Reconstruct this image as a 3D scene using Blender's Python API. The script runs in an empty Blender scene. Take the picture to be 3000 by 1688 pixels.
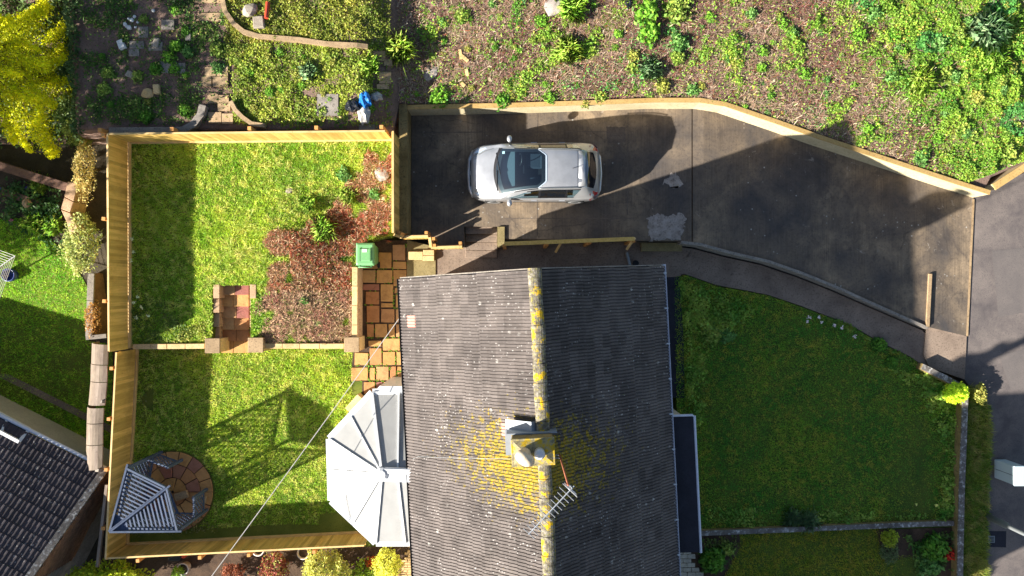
import bpy, bmesh, math, random
import numpy as np
from mathutils import Vector, Matrix
random.seed(7); RNG = np.random.default_rng(11)
SC = bpy.context.scene; COL = SC.collection
# ------------------------------------------------------------------ camera, sky, sun, exposure
F, H, CU, CV = 2100.0, 23.2, 1500.0, 844.0            # focal length in photo pixels, drone height, image centre
cam = bpy.data.cameras.new('camera'); camo = bpy.data.objects.new('camera', cam); COL.objects.link(camo)
cam.sensor_width = 36.0; cam.lens = 36.0 * F / 3000.0; cam.clip_end = 2000; cam.clip_start = 0.5
camo.location = (0, 0, H); camo.rotation_euler = (0, 0, 0); SC.camera = camo
SX, SY = 1.97, 0.95                                    # shadow length per metre of height
sun_el = math.atan(1 / math.hypot(SX, SY))
world = bpy.data.worlds.new('World'); SC.world = world; world.use_nodes = True
wn = world.node_tree.nodes; wl = world.node_tree.links
sky = wn.new('ShaderNodeTexSky'); sky.sky_type = 'NISHITA'; sky.sun_disc = False
sky.sun_elevation = sun_el; sky.sun_rotation = math.atan2(-SX, -SY)
bgn = wn['Background']; wl.new(sky.outputs[0], bgn.inputs[0]); bgn.inputs[1].default_value = 0.05
sl = bpy.data.lights.new('sun', 'SUN'); sl.energy = 5.0; sl.angle = math.radians(0.55); sl.color = (1.0, 0.945, 0.85)
so = bpy.data.objects.new('sun', sl); COL.objects.link(so)
so.rotation_euler = Vector((SX, SY, -1)).to_track_quat('-Z', 'Y').to_euler(); so.location = (-20, -10, 15)
vs = SC.view_settings; vs.view_transform = 'Standard'; vs.look = 'None'; vs.gamma = 1.0; vs.exposure = 1.65
SC.cycles.max_bounces = 6; SC.cycles.transparent_max_bounces = 8
# ------------------------------------------------------------------ helpers
def W(u, v, z=0.0):
    """photo pixel seen at height z -> point of the place"""
    k = (H - z) / F
    return Vector(((u - CU) * k, (CV - v) * k, z))
def WF(u, v, zf):
    z = 0.0
    for _ in range(6):
        p = W(u, v, z); z = zf(p.x, p.y)
    return W(u, v, z)
def lerp(a, b, t): return a + (b - a) * t
def sstep(a, b, x):
    t = min(1, max(0, (x - a) / (b - a))); return t * t * (3 - 2 * t)
def lin(c): return tuple(((x / 255) / 12.92 if x / 255 < 0.04045 else ((x / 255 + 0.055) / 1.055) ** 2.4) for x in c)
def link(o, parent=None):
    COL.objects.link(o)
    if parent is not None: o.parent = parent
    return o
def tag(o, label=None, cat=None, group=None, kind=None):
    if label: o['label'] = label
    if cat: o['category'] = cat
    if group: o['group'] = group
    if kind: o['kind'] = kind
    return o
def empty(name, loc, label, cat, group=None, rz=0.0):
    o = bpy.data.objects.new(name, None); o.location = loc; o.rotation_euler = (0, 0, rz); o.empty_display_size = 0.2
    link(o); return tag(o, label, cat, group)
class MB:
    def __init__(s): s.v = []; s.f = []
    def add(s, vs_, fs):
        n = len(s.v); s.v += [tuple(x) for x in vs_]; s.f += [tuple(i + n for i in f) for f in fs]; return s
    def box(s, x0, x1, y0, y1, z0, z1):
        return s.add([(x0,y0,z0),(x1,y0,z0),(x1,y1,z0),(x0,y1,z0),(x0,y0,z1),(x1,y0,z1),(x1,y1,z1),(x0,y1,z1)],
                     [(3,2,1,0),(4,5,6,7),(0,1,5,4),(1,2,6,5),(2,3,7,6),(3,0,4,7)])
    def beam(s, p, q, w, h, up=(0, 0, 1)):
        p = Vector(p); q = Vector(q); d = (q - p).normalized(); up = Vector(up)
        if abs(d.dot(up)) > 0.98: up = Vector((1, 0, 0))
        a = d.cross(up).normalized() * (w / 2); b = a.cross(d).normalized() * (h / 2)
        return s.add([p-a-b, p+a-b, p+a+b, p-a+b, q-a-b, q+a-b, q+a+b, q-a+b],
                     [(0,1,2,3)[::-1],(4,5,6,7)[::-1][::-1],(0,1,5,4),(1,2,6,5),(2,3,7,6),(3,0,4,7)])
    def prism(s, pts, z0, z1):
        """pts: 2d or 3d list (ccw); z1 may be a function; z0 a number"""
        n = len(pts); a = 0.5 * sum(pts[i][0]*pts[(i+1)%n][1] - pts[(i+1)%n][0]*pts[i][1] for i in range(n))
        if a < 0: pts = pts[::-1]
        zt = (lambda x, y: z1) if not callable(z1) else z1
        vs_ = [(p[0], p[1], z0) for p in pts] + [(p[0], p[1], zt(p[0], p[1])) for p in pts]
        return s.add(vs_, [tuple(range(n))[::-1], tuple(range(n, 2*n))] + [(i, (i+1) % n, n+(i+1) % n, n+i) for i in range(n)])
    def tube(s, pts, r, n=8, cap=True):
        pts = [Vector(p) for p in pts]; m = len(pts); rs = r if isinstance(r, (list, tuple)) else [r]*m
        base = len(s.v)
        for i, p in enumerate(pts):
            d = (pts[min(i+1, m-1)] - pts[max(i-1, 0)]).normalized()
            a = d.orthogonal().normalized() if i == 0 else (a0 - d * a0.dot(d)).normalized()
            a0 = a; b = d.cross(a)
            for k in range(n):
                t = 2*math.pi*k/n; s.v.append(tuple(p + (a*math.cos(t) + b*math.sin(t)) * rs[i]))
        for i in range(m-1):
            for k in range(n):
                s.f.append((base+i*n+k, base+i*n+(k+1) % n, base+(i+1)*n+(k+1) % n, base+(i+1)*n+k))
        if cap:
            s.f.append(tuple(base+k for k in range(n))[::-1]); s.f.append(tuple(base+(m-1)*n+k for k in range(n)))
        return s
    def lathe(s, prof, n=20, c=(0, 0, 0), cap=True):
        base = len(s.v)
        for (r, z) in prof:
            for k in range(n):
                t = 2*math.pi*k/n; s.v.append((c[0]+r*math.cos(t), c[1]+r*math.sin(t), c[2]+z))
        m = len(prof)
        for i in range(m-1):
            for k in range(n):
                s.f.append((base+i*n+k, base+i*n+(k+1) % n, base+(i+1)*n+(k+1) % n, base+(i+1)*n+k))
        if cap:
            s.f.append(tuple(base+k for k in range(n))[::-1]); s.f.append(tuple(base+(m-1)*n+k for k in range(n)))
        return s
    def quad(s, a, b, c, d): return s.add([a, b, c, d], [(0, 1, 2, 3)])
    def xf(s, M):
        s.v = [tuple(M @ Vector(p)) for p in s.v]; return s
    def mesh(s, name, m, smooth=False):
        me = bpy.data.meshes.new(name); me.from_pydata(s.v, [], s.f); me.update()
        if m is not None: me.materials.append(m)
        if smooth: me.polygons.foreach_set('use_smooth', [True]*len(me.polygons))
        return me
    def build(s, name, m, parent=None, smooth=False, bevel=0, loc=None):
        o = bpy.data.objects.new(name, s.mesh(name, m, smooth)); link(o, parent)
        if loc is not None: o.location = loc
        if bevel:
            b = o.modifiers.new('bevel', 'BEVEL'); b.width = bevel; b.segments = 1; b.limit_method = 'ANGLE'
        return o
def inst(me, name, parent, loc, rot=(0, 0, 0), scale=(1, 1, 1)):
    o = bpy.data.objects.new(name, me); o.location = loc; o.rotation_euler = rot; o.scale = scale
    return link(o, parent)
def offset_poly(pl, d):
    """offset an open 2d polyline to its left by d"""
    out = []
    for i, p in enumerate(pl):
        a = Vector(pl[max(i-1, 0)][:2]); b = Vector(pl[min(i+1, len(pl)-1)][:2]); p2 = Vector(p[:2])
        if 0 < i < len(pl)-1:
            d1 = (p2-a).normalized(); d2 = (b-p2).normalized(); t = (d1+d2).normalized(); k = max(0.35, t.dot(d2))
        else: t = (b-a).normalized(); k = 1
        out.append(Vector((p2.x - t.y*d/k, p2.y + t.x*d/k)))
    return out
def resample(pl, step):
    out = [Vector(pl[0])]
    for a, b in zip(pl[:-1], pl[1:]):
        a = Vector(a); b = Vector(b); n = max(1, int(round((b-a).length/step)))
        for i in range(1, n+1): out.append(a.lerp(b, i/n))
    return out
# ------------------------------------------------------------------ numpy noise and scatter
def vnoise(x, y, scale, seed=0):
    g = np.random.default_rng(seed).random((64, 64)); x = x*scale + 31.7; y = y*scale + 17.3
    xi = np.floor(x).astype(int); yi = np.floor(y).astype(int); fx = x-xi; fy = y-yi
    fx = fx*fx*(3-2*fx); fy = fy*fy*(3-2*fy); xi %= 64; yi %= 64; x1 = (xi+1) % 64; y1 = (yi+1) % 64
    return (g[xi, yi]*(1-fx)*(1-fy) + g[x1, yi]*fx*(1-fy) + g[xi, y1]*(1-fx)*fy + g[x1, y1]*fx*fy)
def fnoise(x, y, scale, seed=0):
    return (vnoise(x, y, scale, seed)*0.55 + vnoise(x, y, scale*2.3, seed+1)*0.3 + vnoise(x, y, scale*5.1, seed+2)*0.15)
def inpoly(x, y, poly):
    r = np.zeros(x.shape, bool); n = len(poly)
    for i in range(n):
        x0, y0 = poly[i][0], poly[i][1]; x1, y1 = poly[(i+1) % n][0], poly[(i+1) % n][1]
        if y0 == y1: continue
        c = ((y0 > y) != (y1 > y)) & (x < (x1-x0)*(y-y0)/(y1-y0) + x0); r ^= c
    return r
def scatter(poly, per_m2):
    xs = [p[0] for p in poly]; ys = [p[1] for p in poly]
    n = int((max(xs)-min(xs))*(max(ys)-min(ys))*per_m2)
    x = RNG.uniform(min(xs), max(xs), n); y = RNG.uniform(min(ys), max(ys), n); k = inpoly(x, y, poly)
    return x[k], y[k]
def raw_mesh(name, co, per, col, m):
    """co: (N*per,3) verts, one polygon for each `per` verts, col (N,3) colour of each"""
    n = len(co)//per; me = bpy.data.meshes.new(name)
    me.vertices.add(n*per); me.vertices.foreach_set('co', co.astype(np.float32).ravel())
    me.loops.add(n*per); me.loops.foreach_set('vertex_index', np.arange(n*per, dtype=np.int32))
    me.polygons.add(n); me.polygons.foreach_set('loop_start', np.arange(0, n*per, per, dtype=np.int32))
    a = me.color_attributes.new('Col', 'FLOAT_COLOR', 'POINT')
    c = np.ones((n*per, 4), np.float32); c[:, :3] = np.repeat(col, per, axis=0); a.data.foreach_set('color', c.ravel())
    me.materials.append(m); me.update(calc_edges=True); me.validate(); return me
def rand_unit(n, up=0.0):
    v = RNG.normal(size=(n, 3)); v /= np.linalg.norm(v, axis=1, keepdims=True); v[:, 2] = np.abs(v[:, 2]) + up
    return v/np.linalg.norm(v, axis=1, keepdims=True)
def leaf_co(pos, size, up=0.8, aspect=0.55):
    n = len(pos); nr = rand_unit(n, up); t = RNG.normal(size=(n, 3)); t -= nr*np.sum(t*nr, axis=1, keepdims=True)
    t /= np.linalg.norm(t, axis=1, keepdims=True); b = np.cross(nr, t); s = size.reshape(-1, 1)
    q = np.stack([pos - t*s, pos + b*s*aspect + nr*s*0.15, pos + t*s, pos - b*s*aspect + nr*s*0.15], axis=1)
    return q.reshape(-1, 3)
def blade_co(pos, h, w, lean):
    n = len(pos); a = RNG.uniform(0, 2*np.pi, n); d = np.stack([np.cos(a), np.sin(a), np.zeros(n)], 1)
    s = np.stack([-np.sin(a), np.cos(a), np.zeros(n)], 1); h = h.reshape(-1, 1); w = w.reshape(-1, 1); l = lean.reshape(-1, 1)
    tip = pos + d*h*l; tip[:, 2] += h[:, 0]*np.sqrt(np.maximum(0.05, 1-np.minimum(l[:, 0], 0.97)**2))
    return np.stack([pos - s*w, pos + s*w, tip], axis=1).reshape(-1, 3)
def stick_co(pos, L, w, tilt=0.25):
    n = len(pos); a = RNG.uniform(0, 2*np.pi, n); t = RNG.normal(0, tilt, n)
    d = np.stack([np.cos(a), np.sin(a), t], 1)*L.reshape(-1, 1); s = np.stack([-np.sin(a), np.cos(a), np.zeros(n)], 1)*w.reshape(-1, 1)
    p = pos.copy(); p[:, 2] += np.abs(d[:, 2])*0.5
    return np.stack([p-d-s, p-d+s, p+d+s, p+d-s], axis=1).reshape(-1, 3)
def mixc(a, b, t):
    t = np.clip(t, 0, 1).reshape(-1, 1); return np.array(a)*(1-t) + np.array(b)*t
# ------------------------------------------------------------------ materials
def nn(nt, typ, **k):
    n = nt.nodes.new(typ)
    for a, b in k.items():
        if a.startswith('i_'): n.inputs[a[2:].replace('_', ' ')].default_value = b
        else: setattr(n, a, b)
    return n
def ramp(nt, src, stops):
    r = nt.nodes.new('ShaderNodeValToRGB'); e = r.color_ramp.elements
    while len(e) < len(stops): e.new(0.5)
    for i, (p, c) in enumerate(stops):
        e[i].position = p; e[i].color = (*c, 1) if len(c) == 3 else c
    nt.links.new(src, r.inputs[0]); return r.outputs[0]
def base_mat(name, rough=0.8, metal=0.0, spec=0.4):
    m = bpy.data.materials.new(name); m.use_nodes = True; nt = m.node_tree; b = nt.nodes['Principled BSDF']
    b.inputs['Roughness'].default_value = rough; b.inputs['Metallic'].default_value = metal; b.inputs['Specular IOR Level'].default_value = spec
    return m, nt, b
def wpos(nt, scale=(1, 1, 1)):
    g = nt.nodes.new('ShaderNodeNewGeometry')
    if scale == (1, 1, 1): return g.outputs['Position']
    mp = nt.nodes.new('ShaderNodeMapping'); mp.inputs['Scale'].default_value = scale
    nt.links.new(g.outputs['Position'], mp.inputs[0]); return mp.outputs[0]
def noise(nt, scale, detail=4, rough=0.6, vec=None, dist=0.0):
    n = nt.nodes.new('ShaderNodeTexNoise'); n.inputs['Scale'].default_value = scale; n.inputs['Detail'].default_value = detail
    n.inputs['Roughness'].default_value = rough; n.inputs['Distortion'].default_value = dist
    nt.links.new(vec if vec is not None else wpos(nt), n.inputs['Vector']); return n.outputs['Fac']
def mix(nt, a, b, fac, mode='MIX'):
    x = nt.nodes.new('ShaderNodeMix'); x.data_type = 'RGBA'; x.blend_type = mode
    for s, val in ((x.inputs[6], a), (x.inputs[7], b), (x.inputs[0], fac)):
        if hasattr(val, 'type') and hasattr(val, 'node'): nt.links.new(val, s)
        elif isinstance(val, (int, float)): s.default_value = val
        else: s.default_value = (*val, 1)
    return x.outputs[2]
def math_n(nt, op, a, b=0.0):
    x = nt.nodes.new('ShaderNodeMath'); x.operation = op
    for s, val in ((x.inputs[0], a), (x.inputs[1], b)):
        if hasattr(val, 'node'): nt.links.new(val, s)
        else: s.default_value = val
    return x.outputs[0]
def bump(nt, b, h, strength=0.4, dist=0.02):
    n = nt.nodes.new('ShaderNodeBump'); n.inputs['Strength'].default_value = strength; n.inputs['Distance'].default_value = dist
    nt.links.new(h, n.inputs['Height']); nt.links.new(n.outputs[0], b.inputs['Normal'])
def objrand(nt): return nt.nodes.new('ShaderNodeObjectInfo').outputs['Random']
def mottled(name, c1, c2, c3=None, s1=3, s2=25, rough=0.85, bmp=0.4, per_obj=0.0, spec=0.3, metal=0.0, stretch=(1, 1, 1), bscale=60, bdist=0.01):
    """c1..c2 broad blotches, c3 fine speckle, optional brightness change from piece to piece"""
    m, nt, b = base_mat(name, rough, metal, spec); p = wpos(nt, stretch)
    col = ramp(nt, noise(nt, s1, 5, 0.65, p, 0.3), [(0.32, lin(c1)), (0.68, lin(c2))])
    f2 = noise(nt, s2, 4, 0.7, p)
    if c3: col = mix(nt, col, lin(c3), ramp(nt, f2, [(0.52, (0, 0, 0)), (0.72, (1, 1, 1))]))
    if per_obj:
        v = nt.nodes.new('ShaderNodeMapRange'); v.inputs[3].default_value = 1-per_obj; v.inputs[4].default_value = 1+per_obj
        nt.links.new(objrand(nt), v.inputs[0]); cc = nt.nodes.new('ShaderNodeCombineColor')
        for i in range(3): nt.links.new(v.outputs[0], cc.inputs[i])
        col = mix(nt, col, cc.outputs[0], 1.0, 'MULTIPLY')
    nt.links.new(col, b.inputs['Base Color'])
    if bmp: bump(nt, b, noise(nt, bscale, 5, 0.7), bmp, bdist)
    return m
def leafmat(name, rough=0.55, trans=0.3, gain=1.0):
    m = bpy.data.materials.new(name); m.use_nodes = True; nt = m.node_tree; b = nt.nodes['Principled BSDF']
    a = nt.nodes.new('ShaderNodeAttribute'); a.attribute_name = 'Col'; b.inputs['Roughness'].default_value = rough
    b.inputs['Specular IOR Level'].default_value = 0.25; col = mix(nt, a.outputs['Color'], (gain, gain, gain*0.9), 1.0, 'MULTIPLY'); nt.links.new(col, b.inputs['Base Color'])
    t = nt.nodes.new('ShaderNodeBsdfTranslucent'); nt.links.new(col, t.inputs[0])
    x = nt.nodes.new('ShaderNodeMixShader'); x.inputs[0].default_value = trans
    nt.links.new(b.outputs[0], x.inputs[1]); nt.links.new(t.outputs[0], x.inputs[2])
    nt.links.new(x.outputs[0], nt.nodes['Material Output'].inputs[0]); return m
M = {}
M['leaf'] = leafmat('foliage', 0.55, 0.3, 1.55); M['twig'] = leafmat('dry_stems', 0.8, 0.0, 1.15)
M['soil'] = mottled('soil', (66, 52, 42), (98, 78, 62), (38, 30, 26), 2.5, 30, 0.95, 0.9, bdist=0.03)
M['bank_soil'] = mottled('bank_soil', (112, 90, 80), (150, 124, 110), (74, 58, 50), 1.6, 22, 0.95, 1.0, bdist=0.04)
M['shade_soil'] = mottled('leafy_soil', (58, 52, 40), (84, 74, 58), (34, 32, 24), 2.0, 26, 0.95, 0.9, bdist=0.03)
M['turf'] = mottled('turf_base', (84, 100, 30), (120, 126, 50), (62, 76, 26), 1.2, 30, 0.95, 0.8, bdist=0.03)
M['turf_dark'] = mottled('turf_base_front', (60, 86, 30), (98, 108, 40), (46, 68, 26), 0.9, 30, 0.95, 0.8, bdist=0.03)
M['asphalt'] = mottled('asphalt', (86, 80, 80), (124, 114, 108), (70, 66, 68), 1.1, 38, 0.9, 0.7, bscale=110)
M['asphalt2'] = mottled('newer_asphalt', (98, 92, 90), (112, 104, 100), (80, 76, 76), 1.4, 45, 0.9, 0.5, bscale=120)
def concrete_drive():
    m, nt, b = base_mat('brushed_concrete', 0.9, 0, 0.25)
    st = noise(nt, 1.0, 5, 0.7, wpos(nt, (26, 0.7, 1)), 0.2)               # brushed lines across the drive
    bl = noise(nt, 0.55, 6, 0.62, None, 0.4)
    col = ramp(nt, bl, [(0.32, lin((76, 72, 71))), (0.52, lin((114, 101, 87))), (0.74, lin((170, 148, 120)))])
    col = mix(nt, col, lin((64, 56, 50)), math_n(nt, 'MULTIPLY', math_n(nt, 'MULTIPLY', ramp(nt, st, [(0.42, (1, 1, 1)), (0.6, (0, 0, 0))]), ramp(nt, noise(nt, 1.3, 3), [(0.35, (0, 0, 0)), (0.65, (1, 1, 1))])), 0.42))
    sp = noise(nt, 14, 5, 0.75)
    col = mix(nt, col, lin((54, 50, 50)), math_n(nt, 'MULTIPLY', ramp(nt, sp, [(0.5, (0, 0, 0)), (0.68, (1, 1, 1))]), 0.5))
    vo = nt.nodes.new('ShaderNodeTexVoronoi'); vo.inputs['Scale'].default_value = 4.5; nt.links.new(wpos(nt), vo.inputs['Vector'])
    dots = ramp(nt, vo.outputs['Distance'], [(0.09, (1, 1, 1)), (0.13, (0, 0, 0))])
    col = mix(nt, col, lin((176, 172, 164)), math_n(nt, 'MULTIPLY', dots, ramp(nt, noise(nt, 0.8), [(0.5, (0, 0, 0)), (0.6, (0.8, 0.8, 0.8))])))
    ve = nt.nodes.new('ShaderNodeTexVoronoi'); ve.feature = 'DISTANCE_TO_EDGE'; ve.inputs['Scale'].default_value = 0.32
    wv = nt.nodes.new('ShaderNodeVectorMath'); wv.operation = 'ADD'; wn2 = nt.nodes.new('ShaderNodeTexNoise'); wn2.inputs['Scale'].default_value = 2.5; nt.links.new(wpos(nt), wn2.inputs['Vector'])
    sc2 = nt.nodes.new('ShaderNodeVectorMath'); sc2.operation = 'SCALE'; sc2.inputs['Scale'].default_value = 0.35; nt.links.new(wn2.outputs['Color'], sc2.inputs[0]); nt.links.new(wpos(nt), wv.inputs[0]); nt.links.new(sc2.outputs[0], wv.inputs[1]); nt.links.new(wv.outputs[0], ve.inputs['Vector'])
    cr = math_n(nt, 'MULTIPLY', ramp(nt, ve.outputs['Distance'], [(0.002, (1, 1, 1)), (0.007, (0, 0, 0))]), ramp(nt, noise(nt, 0.5), [(0.5, (0, 0, 0)), (0.56, (0.42, 0.42, 0.42))]))
    col = mix(nt, col, lin((60, 54, 50)), cr)
    oil = ramp(nt, noise(nt, 0.9, 5, 0.7, None, 1.2), [(0.56, (0, 0, 0)), (0.68, (1, 1, 1))]); col = mix(nt, col, lin((70, 64, 62)), math_n(nt, 'MULTIPLY', oil, 0.55))
    pal = ramp(nt, noise(nt, 3.2, 6, 0.8, None, 0.8), [(0.60, (0, 0, 0)), (0.66, (1, 1, 1))]); col = mix(nt, col, lin((186, 176, 164)), math_n(nt, 'MULTIPLY', pal, math_n(nt, 'MULTIPLY', ramp(nt, noise(nt, 0.6, 3), [(0.5, (0, 0, 0)), (0.62, (1, 1, 1))]), 0.5)))
    nt.links.new(col, b.inputs['Base Color']); bump(nt, b, st, 0.12, 0.005); return m
M['drive'] = concrete_drive()
M['path'] = mottled('path_concrete', (116, 100, 88), (150, 132, 116), (80, 70, 62), 1.1, 18, 0.9, 0.6)
M['mossy'] = mottled('mossy_concrete', (120, 106, 70), (150, 136, 96), (82, 76, 44), 2.5, 30, 0.92, 0.6)
M['patch'] = mottled('cement_patch', (134, 124, 116), (172, 162, 154), (92, 82, 76), 5, 14, 0.95, 0.6)
M['tarpatch'] = mottled('dark_concrete', (84, 76, 70), (112, 100, 90), (66, 60, 56), 3, 20, 0.9, 0.4)
M['cream'] = mottled('cream_render', (188, 174, 138), (206, 192, 158), (160, 144, 108), 1.2, 14, 0.85, 0.25)
M['tancap'] = mottled('tan_wall_top', (172, 140, 84), (188, 156, 100), (136, 108, 66), 1.5, 18, 0.9, 0.3)
M['mosswall'] = mottled('mossy_wall', (122, 102, 62), (158, 138, 92), (72, 64, 46), 2.0, 16, 0.92, 0.5)
M['coping'] = mottled('coping_stone', (196, 164, 112), (214, 186, 138), (150, 120, 84), 3, 22, 0.85, 0.4, 0.12)
M['greystone'] = mottled('weathered_stone', (120, 112, 104), (150, 142, 132), (74, 70, 66), 3, 18, 0.9, 0.6, 0.12)
M['brownwall'] = mottled('brown_brick_coping', (106, 80, 68), (134, 102, 86), (70, 54, 48), 3, 24, 0.9, 0.6, 0.1)
M['pierstone'] = mottled('sandstone_wall', (172, 140, 108), (196, 164, 132), (120, 90, 68), 4, 26, 0.9, 0.6, 0.1)
M['lichenwall'] = mottled('lichened_coping', (84, 78, 74), (124, 118, 112), (214, 212, 208), 3, 9, 0.9, 0.6)
def slabmat():
    m, nt, b = base_mat('sandstone_slab', 0.8, 0, 0.3); r = objrand(nt)
    c = ramp(nt, r, [(0.0, lin((186, 138, 80))), (0.35, lin((196, 150, 92))), (0.6, lin((174, 120, 78))), (0.78, lin((196, 158, 108))), (0.9, lin((150, 92, 82))), (1.0, lin((134, 96, 88)))])
    c = mix(nt, c, lin((120, 82, 52)), math_n(nt, 'MULTIPLY', ramp(nt, noise(nt, 5, 6, 0.7, None, 0.6), [(0.45, (0, 0, 0)), (0.75, (1, 1, 1))]), 0.6))
    nt.links.new(c, b.inputs['Base Color']); bump(nt, b, noise(nt, 9, 6, 0.65), 0.5, 0.03); return m
M['slab'] = slabmat()
M['path_slab'] = mottled('garden_slab', (150, 126, 96), (176, 150, 116), (104, 86, 66), 3, 22, 0.9, 0.5, 0.14)
M['pale_paver'] = mottled('pale_paver', (176, 168, 152), (196, 188, 172), (140, 132, 118), 3, 22, 0.9, 0.4, 0.08)
M['buff_paver'] = mottled('buff_paver', (188, 158, 112), (204, 174, 128), (150, 122, 84), 3, 22, 0.9, 0.4, 0.08)
M['block'] = mottled('stone_block', (150, 138, 122), (178, 166, 150), (112, 100, 88), 5, 26, 0.9, 0.6, 0.15)
def timber(name, c1, c2, knot, per=0.16, axis=(14, 14, 1.2)):
    m, nt, b = base_mat(name, 0.7, 0, 0.25); g = noise(nt, 1.0, 5, 0.6, wpos(nt, axis), 0.6)
    c = ramp(nt, g, [(0.3, lin(c1)), (0.7, lin(c2))])
    c = mix(nt, c, lin(knot), math_n(nt, 'MULTIPLY', ramp(nt, noise(nt, 7, 3), [(0.66, (0, 0, 0)), (0.74, (1, 1, 1))]), 0.6))
    c = mix(nt, c, tuple(x*0.55 for x in lin(c1)), math_n(nt, 'MULTIPLY', ramp(nt, noise(nt, 1.1, 5, 0.7), [(0.5, (0, 0, 0)), (0.72, (1, 1, 1))]), 0.55))
    v = nt.nodes.new('ShaderNodeMapRange'); v.inputs[3].default_value = 1-per; v.inputs[4].default_value = 1+per
    nt.links.new(objrand(nt), v.inputs[0]); cc = nt.nodes.new('ShaderNodeCombineColor')
    nt.links.new(v.outputs[0], cc.inputs[0]); nt.links.new(v.outputs[0], cc.inputs[1])
    nt.links.new(math_n(nt, 'POWER', v.outputs[0], 1.3), cc.inputs[2])
    c = mix(nt, c, cc.outputs[0], 1.0, 'MULTIPLY'); nt.links.new(c, b.inputs['Base Color']); bump(nt, b, g, 0.25, 0.006); return m
M['timber'] = timber('new_softwood', (192, 154, 78), (220, 184, 108), (138, 100, 48), 0.26)
M['timber_cap'] = timber('softwood_trim', (206, 170, 110), (224, 190, 134), (150, 112, 66), 0.08, (3, 3, 3))
M['postend'] = timber('post_end_grain', (196, 136, 74), (212, 156, 92), (150, 100, 52), 0.08, (5, 5, 5))
M['oldwood'] = timber('weathered_softwood', (112, 96, 82), (146, 130, 114), (80, 68, 58), 0.15, (8, 2, 8))
M['bluewood'] = timber('blue_grey_paint', (66, 78, 102), (86, 98, 120), (50, 60, 82), 0.07, (9, 9, 9))
def plain(name, c, rough=0.5, metal=0.0, spec=0.5, dirt=0.0):
    m, nt, b = base_mat(name, rough, metal, spec)
    col = lin(c)
    f = noise(nt, 6, 5, 0.7)
    d = tuple(x*0.55 for x in col)
    o = mix(nt, col, d, math_n(nt, 'MULTIPLY', ramp(nt, f, [(0.5, (0, 0, 0)), (0.75, (1, 1, 1))]), max(dirt, 0.06)))
    nt.links.new(o, b.inputs['Base Color']); return m
M['white'] = plain('white_upvc', (204, 206, 208), 0.35, 0, 0.5, 0.10)
M['whiteg'] = plain('white_gutter', (204, 208, 220), 0.45, 0, 0.4, 0.3)
M['black'] = plain('black_plastic', (24, 24, 28), 0.5)
M['felt'] = mottled('roofing_felt', (36, 36, 44), (48, 48, 58), (28, 28, 34), 2, 30, 0.85, 0.3)
M['lead'] = plain('lead_flashing', (150, 156, 164), 0.55, 0.25, 0.4, 0.5)
M['alu'] = plain('aluminium', (196, 198, 200), 0.4, 0.75)
M['rust'] = mottled('rusty_pole', (150, 86, 62), (176, 112, 84), (110, 56, 40), 8, 40, 0.8, 0.2)
M['galv'] = plain('galvanised_steel', (136, 140, 142), 0.5, 0.5, 0.5, 0.3)
M['cable'] = plain('pale_cable', (196, 190, 184), 0.6)
M['panel'] = mottled('opal_polycarbonate', (154, 153, 150), (164, 163, 160), None, 2.5, 12, 0.25, 0.0, 0.04, 0.6)
M['brick'] = mottled('brown_brick', (112, 82, 62), (142, 108, 84), (80, 58, 46), 6, 30, 0.9, 0.4, 0.18)
M['render'] = mottled('house_render', (186, 176, 158), (200, 190, 172), (160, 150, 134), 2, 20, 0.9, 0.3)
M['glass'] = plain('window_glass', (26, 34, 42), 0.05, 0, 0.8)
M['green_plastic'] = plain('green_plastic', (96, 150, 96), 0.42, 0, 0.4, 0.12)
M['green_lid'] = plain('green_lid', (112, 166, 112), 0.38, 0, 0.4, 0.1)
M['paper'] = plain('white_sticker', (226, 226, 222), 0.6)
M['bluep'] = plain('blue_plastic', (34, 112, 186), 0.3, 0, 0.6, 0.15)
M['blackbag'] = plain('black_polythene', (30, 32, 38), 0.25, 0, 0.6)
M['clearbag'] = plain('pale_polythene', (176, 172, 164), 0.3, 0, 0.6, 0.4)
M['terracotta'] = mottled('clay_pot', (216, 194, 162), (230, 212, 184), (180, 156, 124), 4, 20, 0.8, 0.3)
M['whitepot'] = plain('white_pot', (206, 198, 190), 0.5, 0, 0.4, 0.2)
M['cabinet'] = plain('grey_green_cabinet', (176, 192, 198), 0.5, 0, 0.4, 0.05)
M['redp'] = plain('red_plastic', (186, 66, 40), 0.5)
M['bark'] = mottled('bark', (84, 66, 52), (112, 92, 74), (56, 44, 36), 6, 30, 0.95, 0.8)
M['blackiron'] = plain('black_iron', (34, 36, 40), 0.6, 0.4)
M['paint'] = None
def carpaint():
    m, nt, b = base_mat('silver_paint', 0.34, 0.55, 0.5); b.inputs['Coat Weight'].default_value = 0.7; b.inputs['Coat Roughness'].default_value = 0.06
    c = mix(nt, lin((180, 181, 184)), lin((166, 167, 170)), ramp(nt, noise(nt, 3, 4), [(0.4, (0, 0, 0)), (0.7, (1, 1, 1))]))
    nt.links.new(c, b.inputs['Base Color']); return m
M['paint'] = carpaint()
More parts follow.
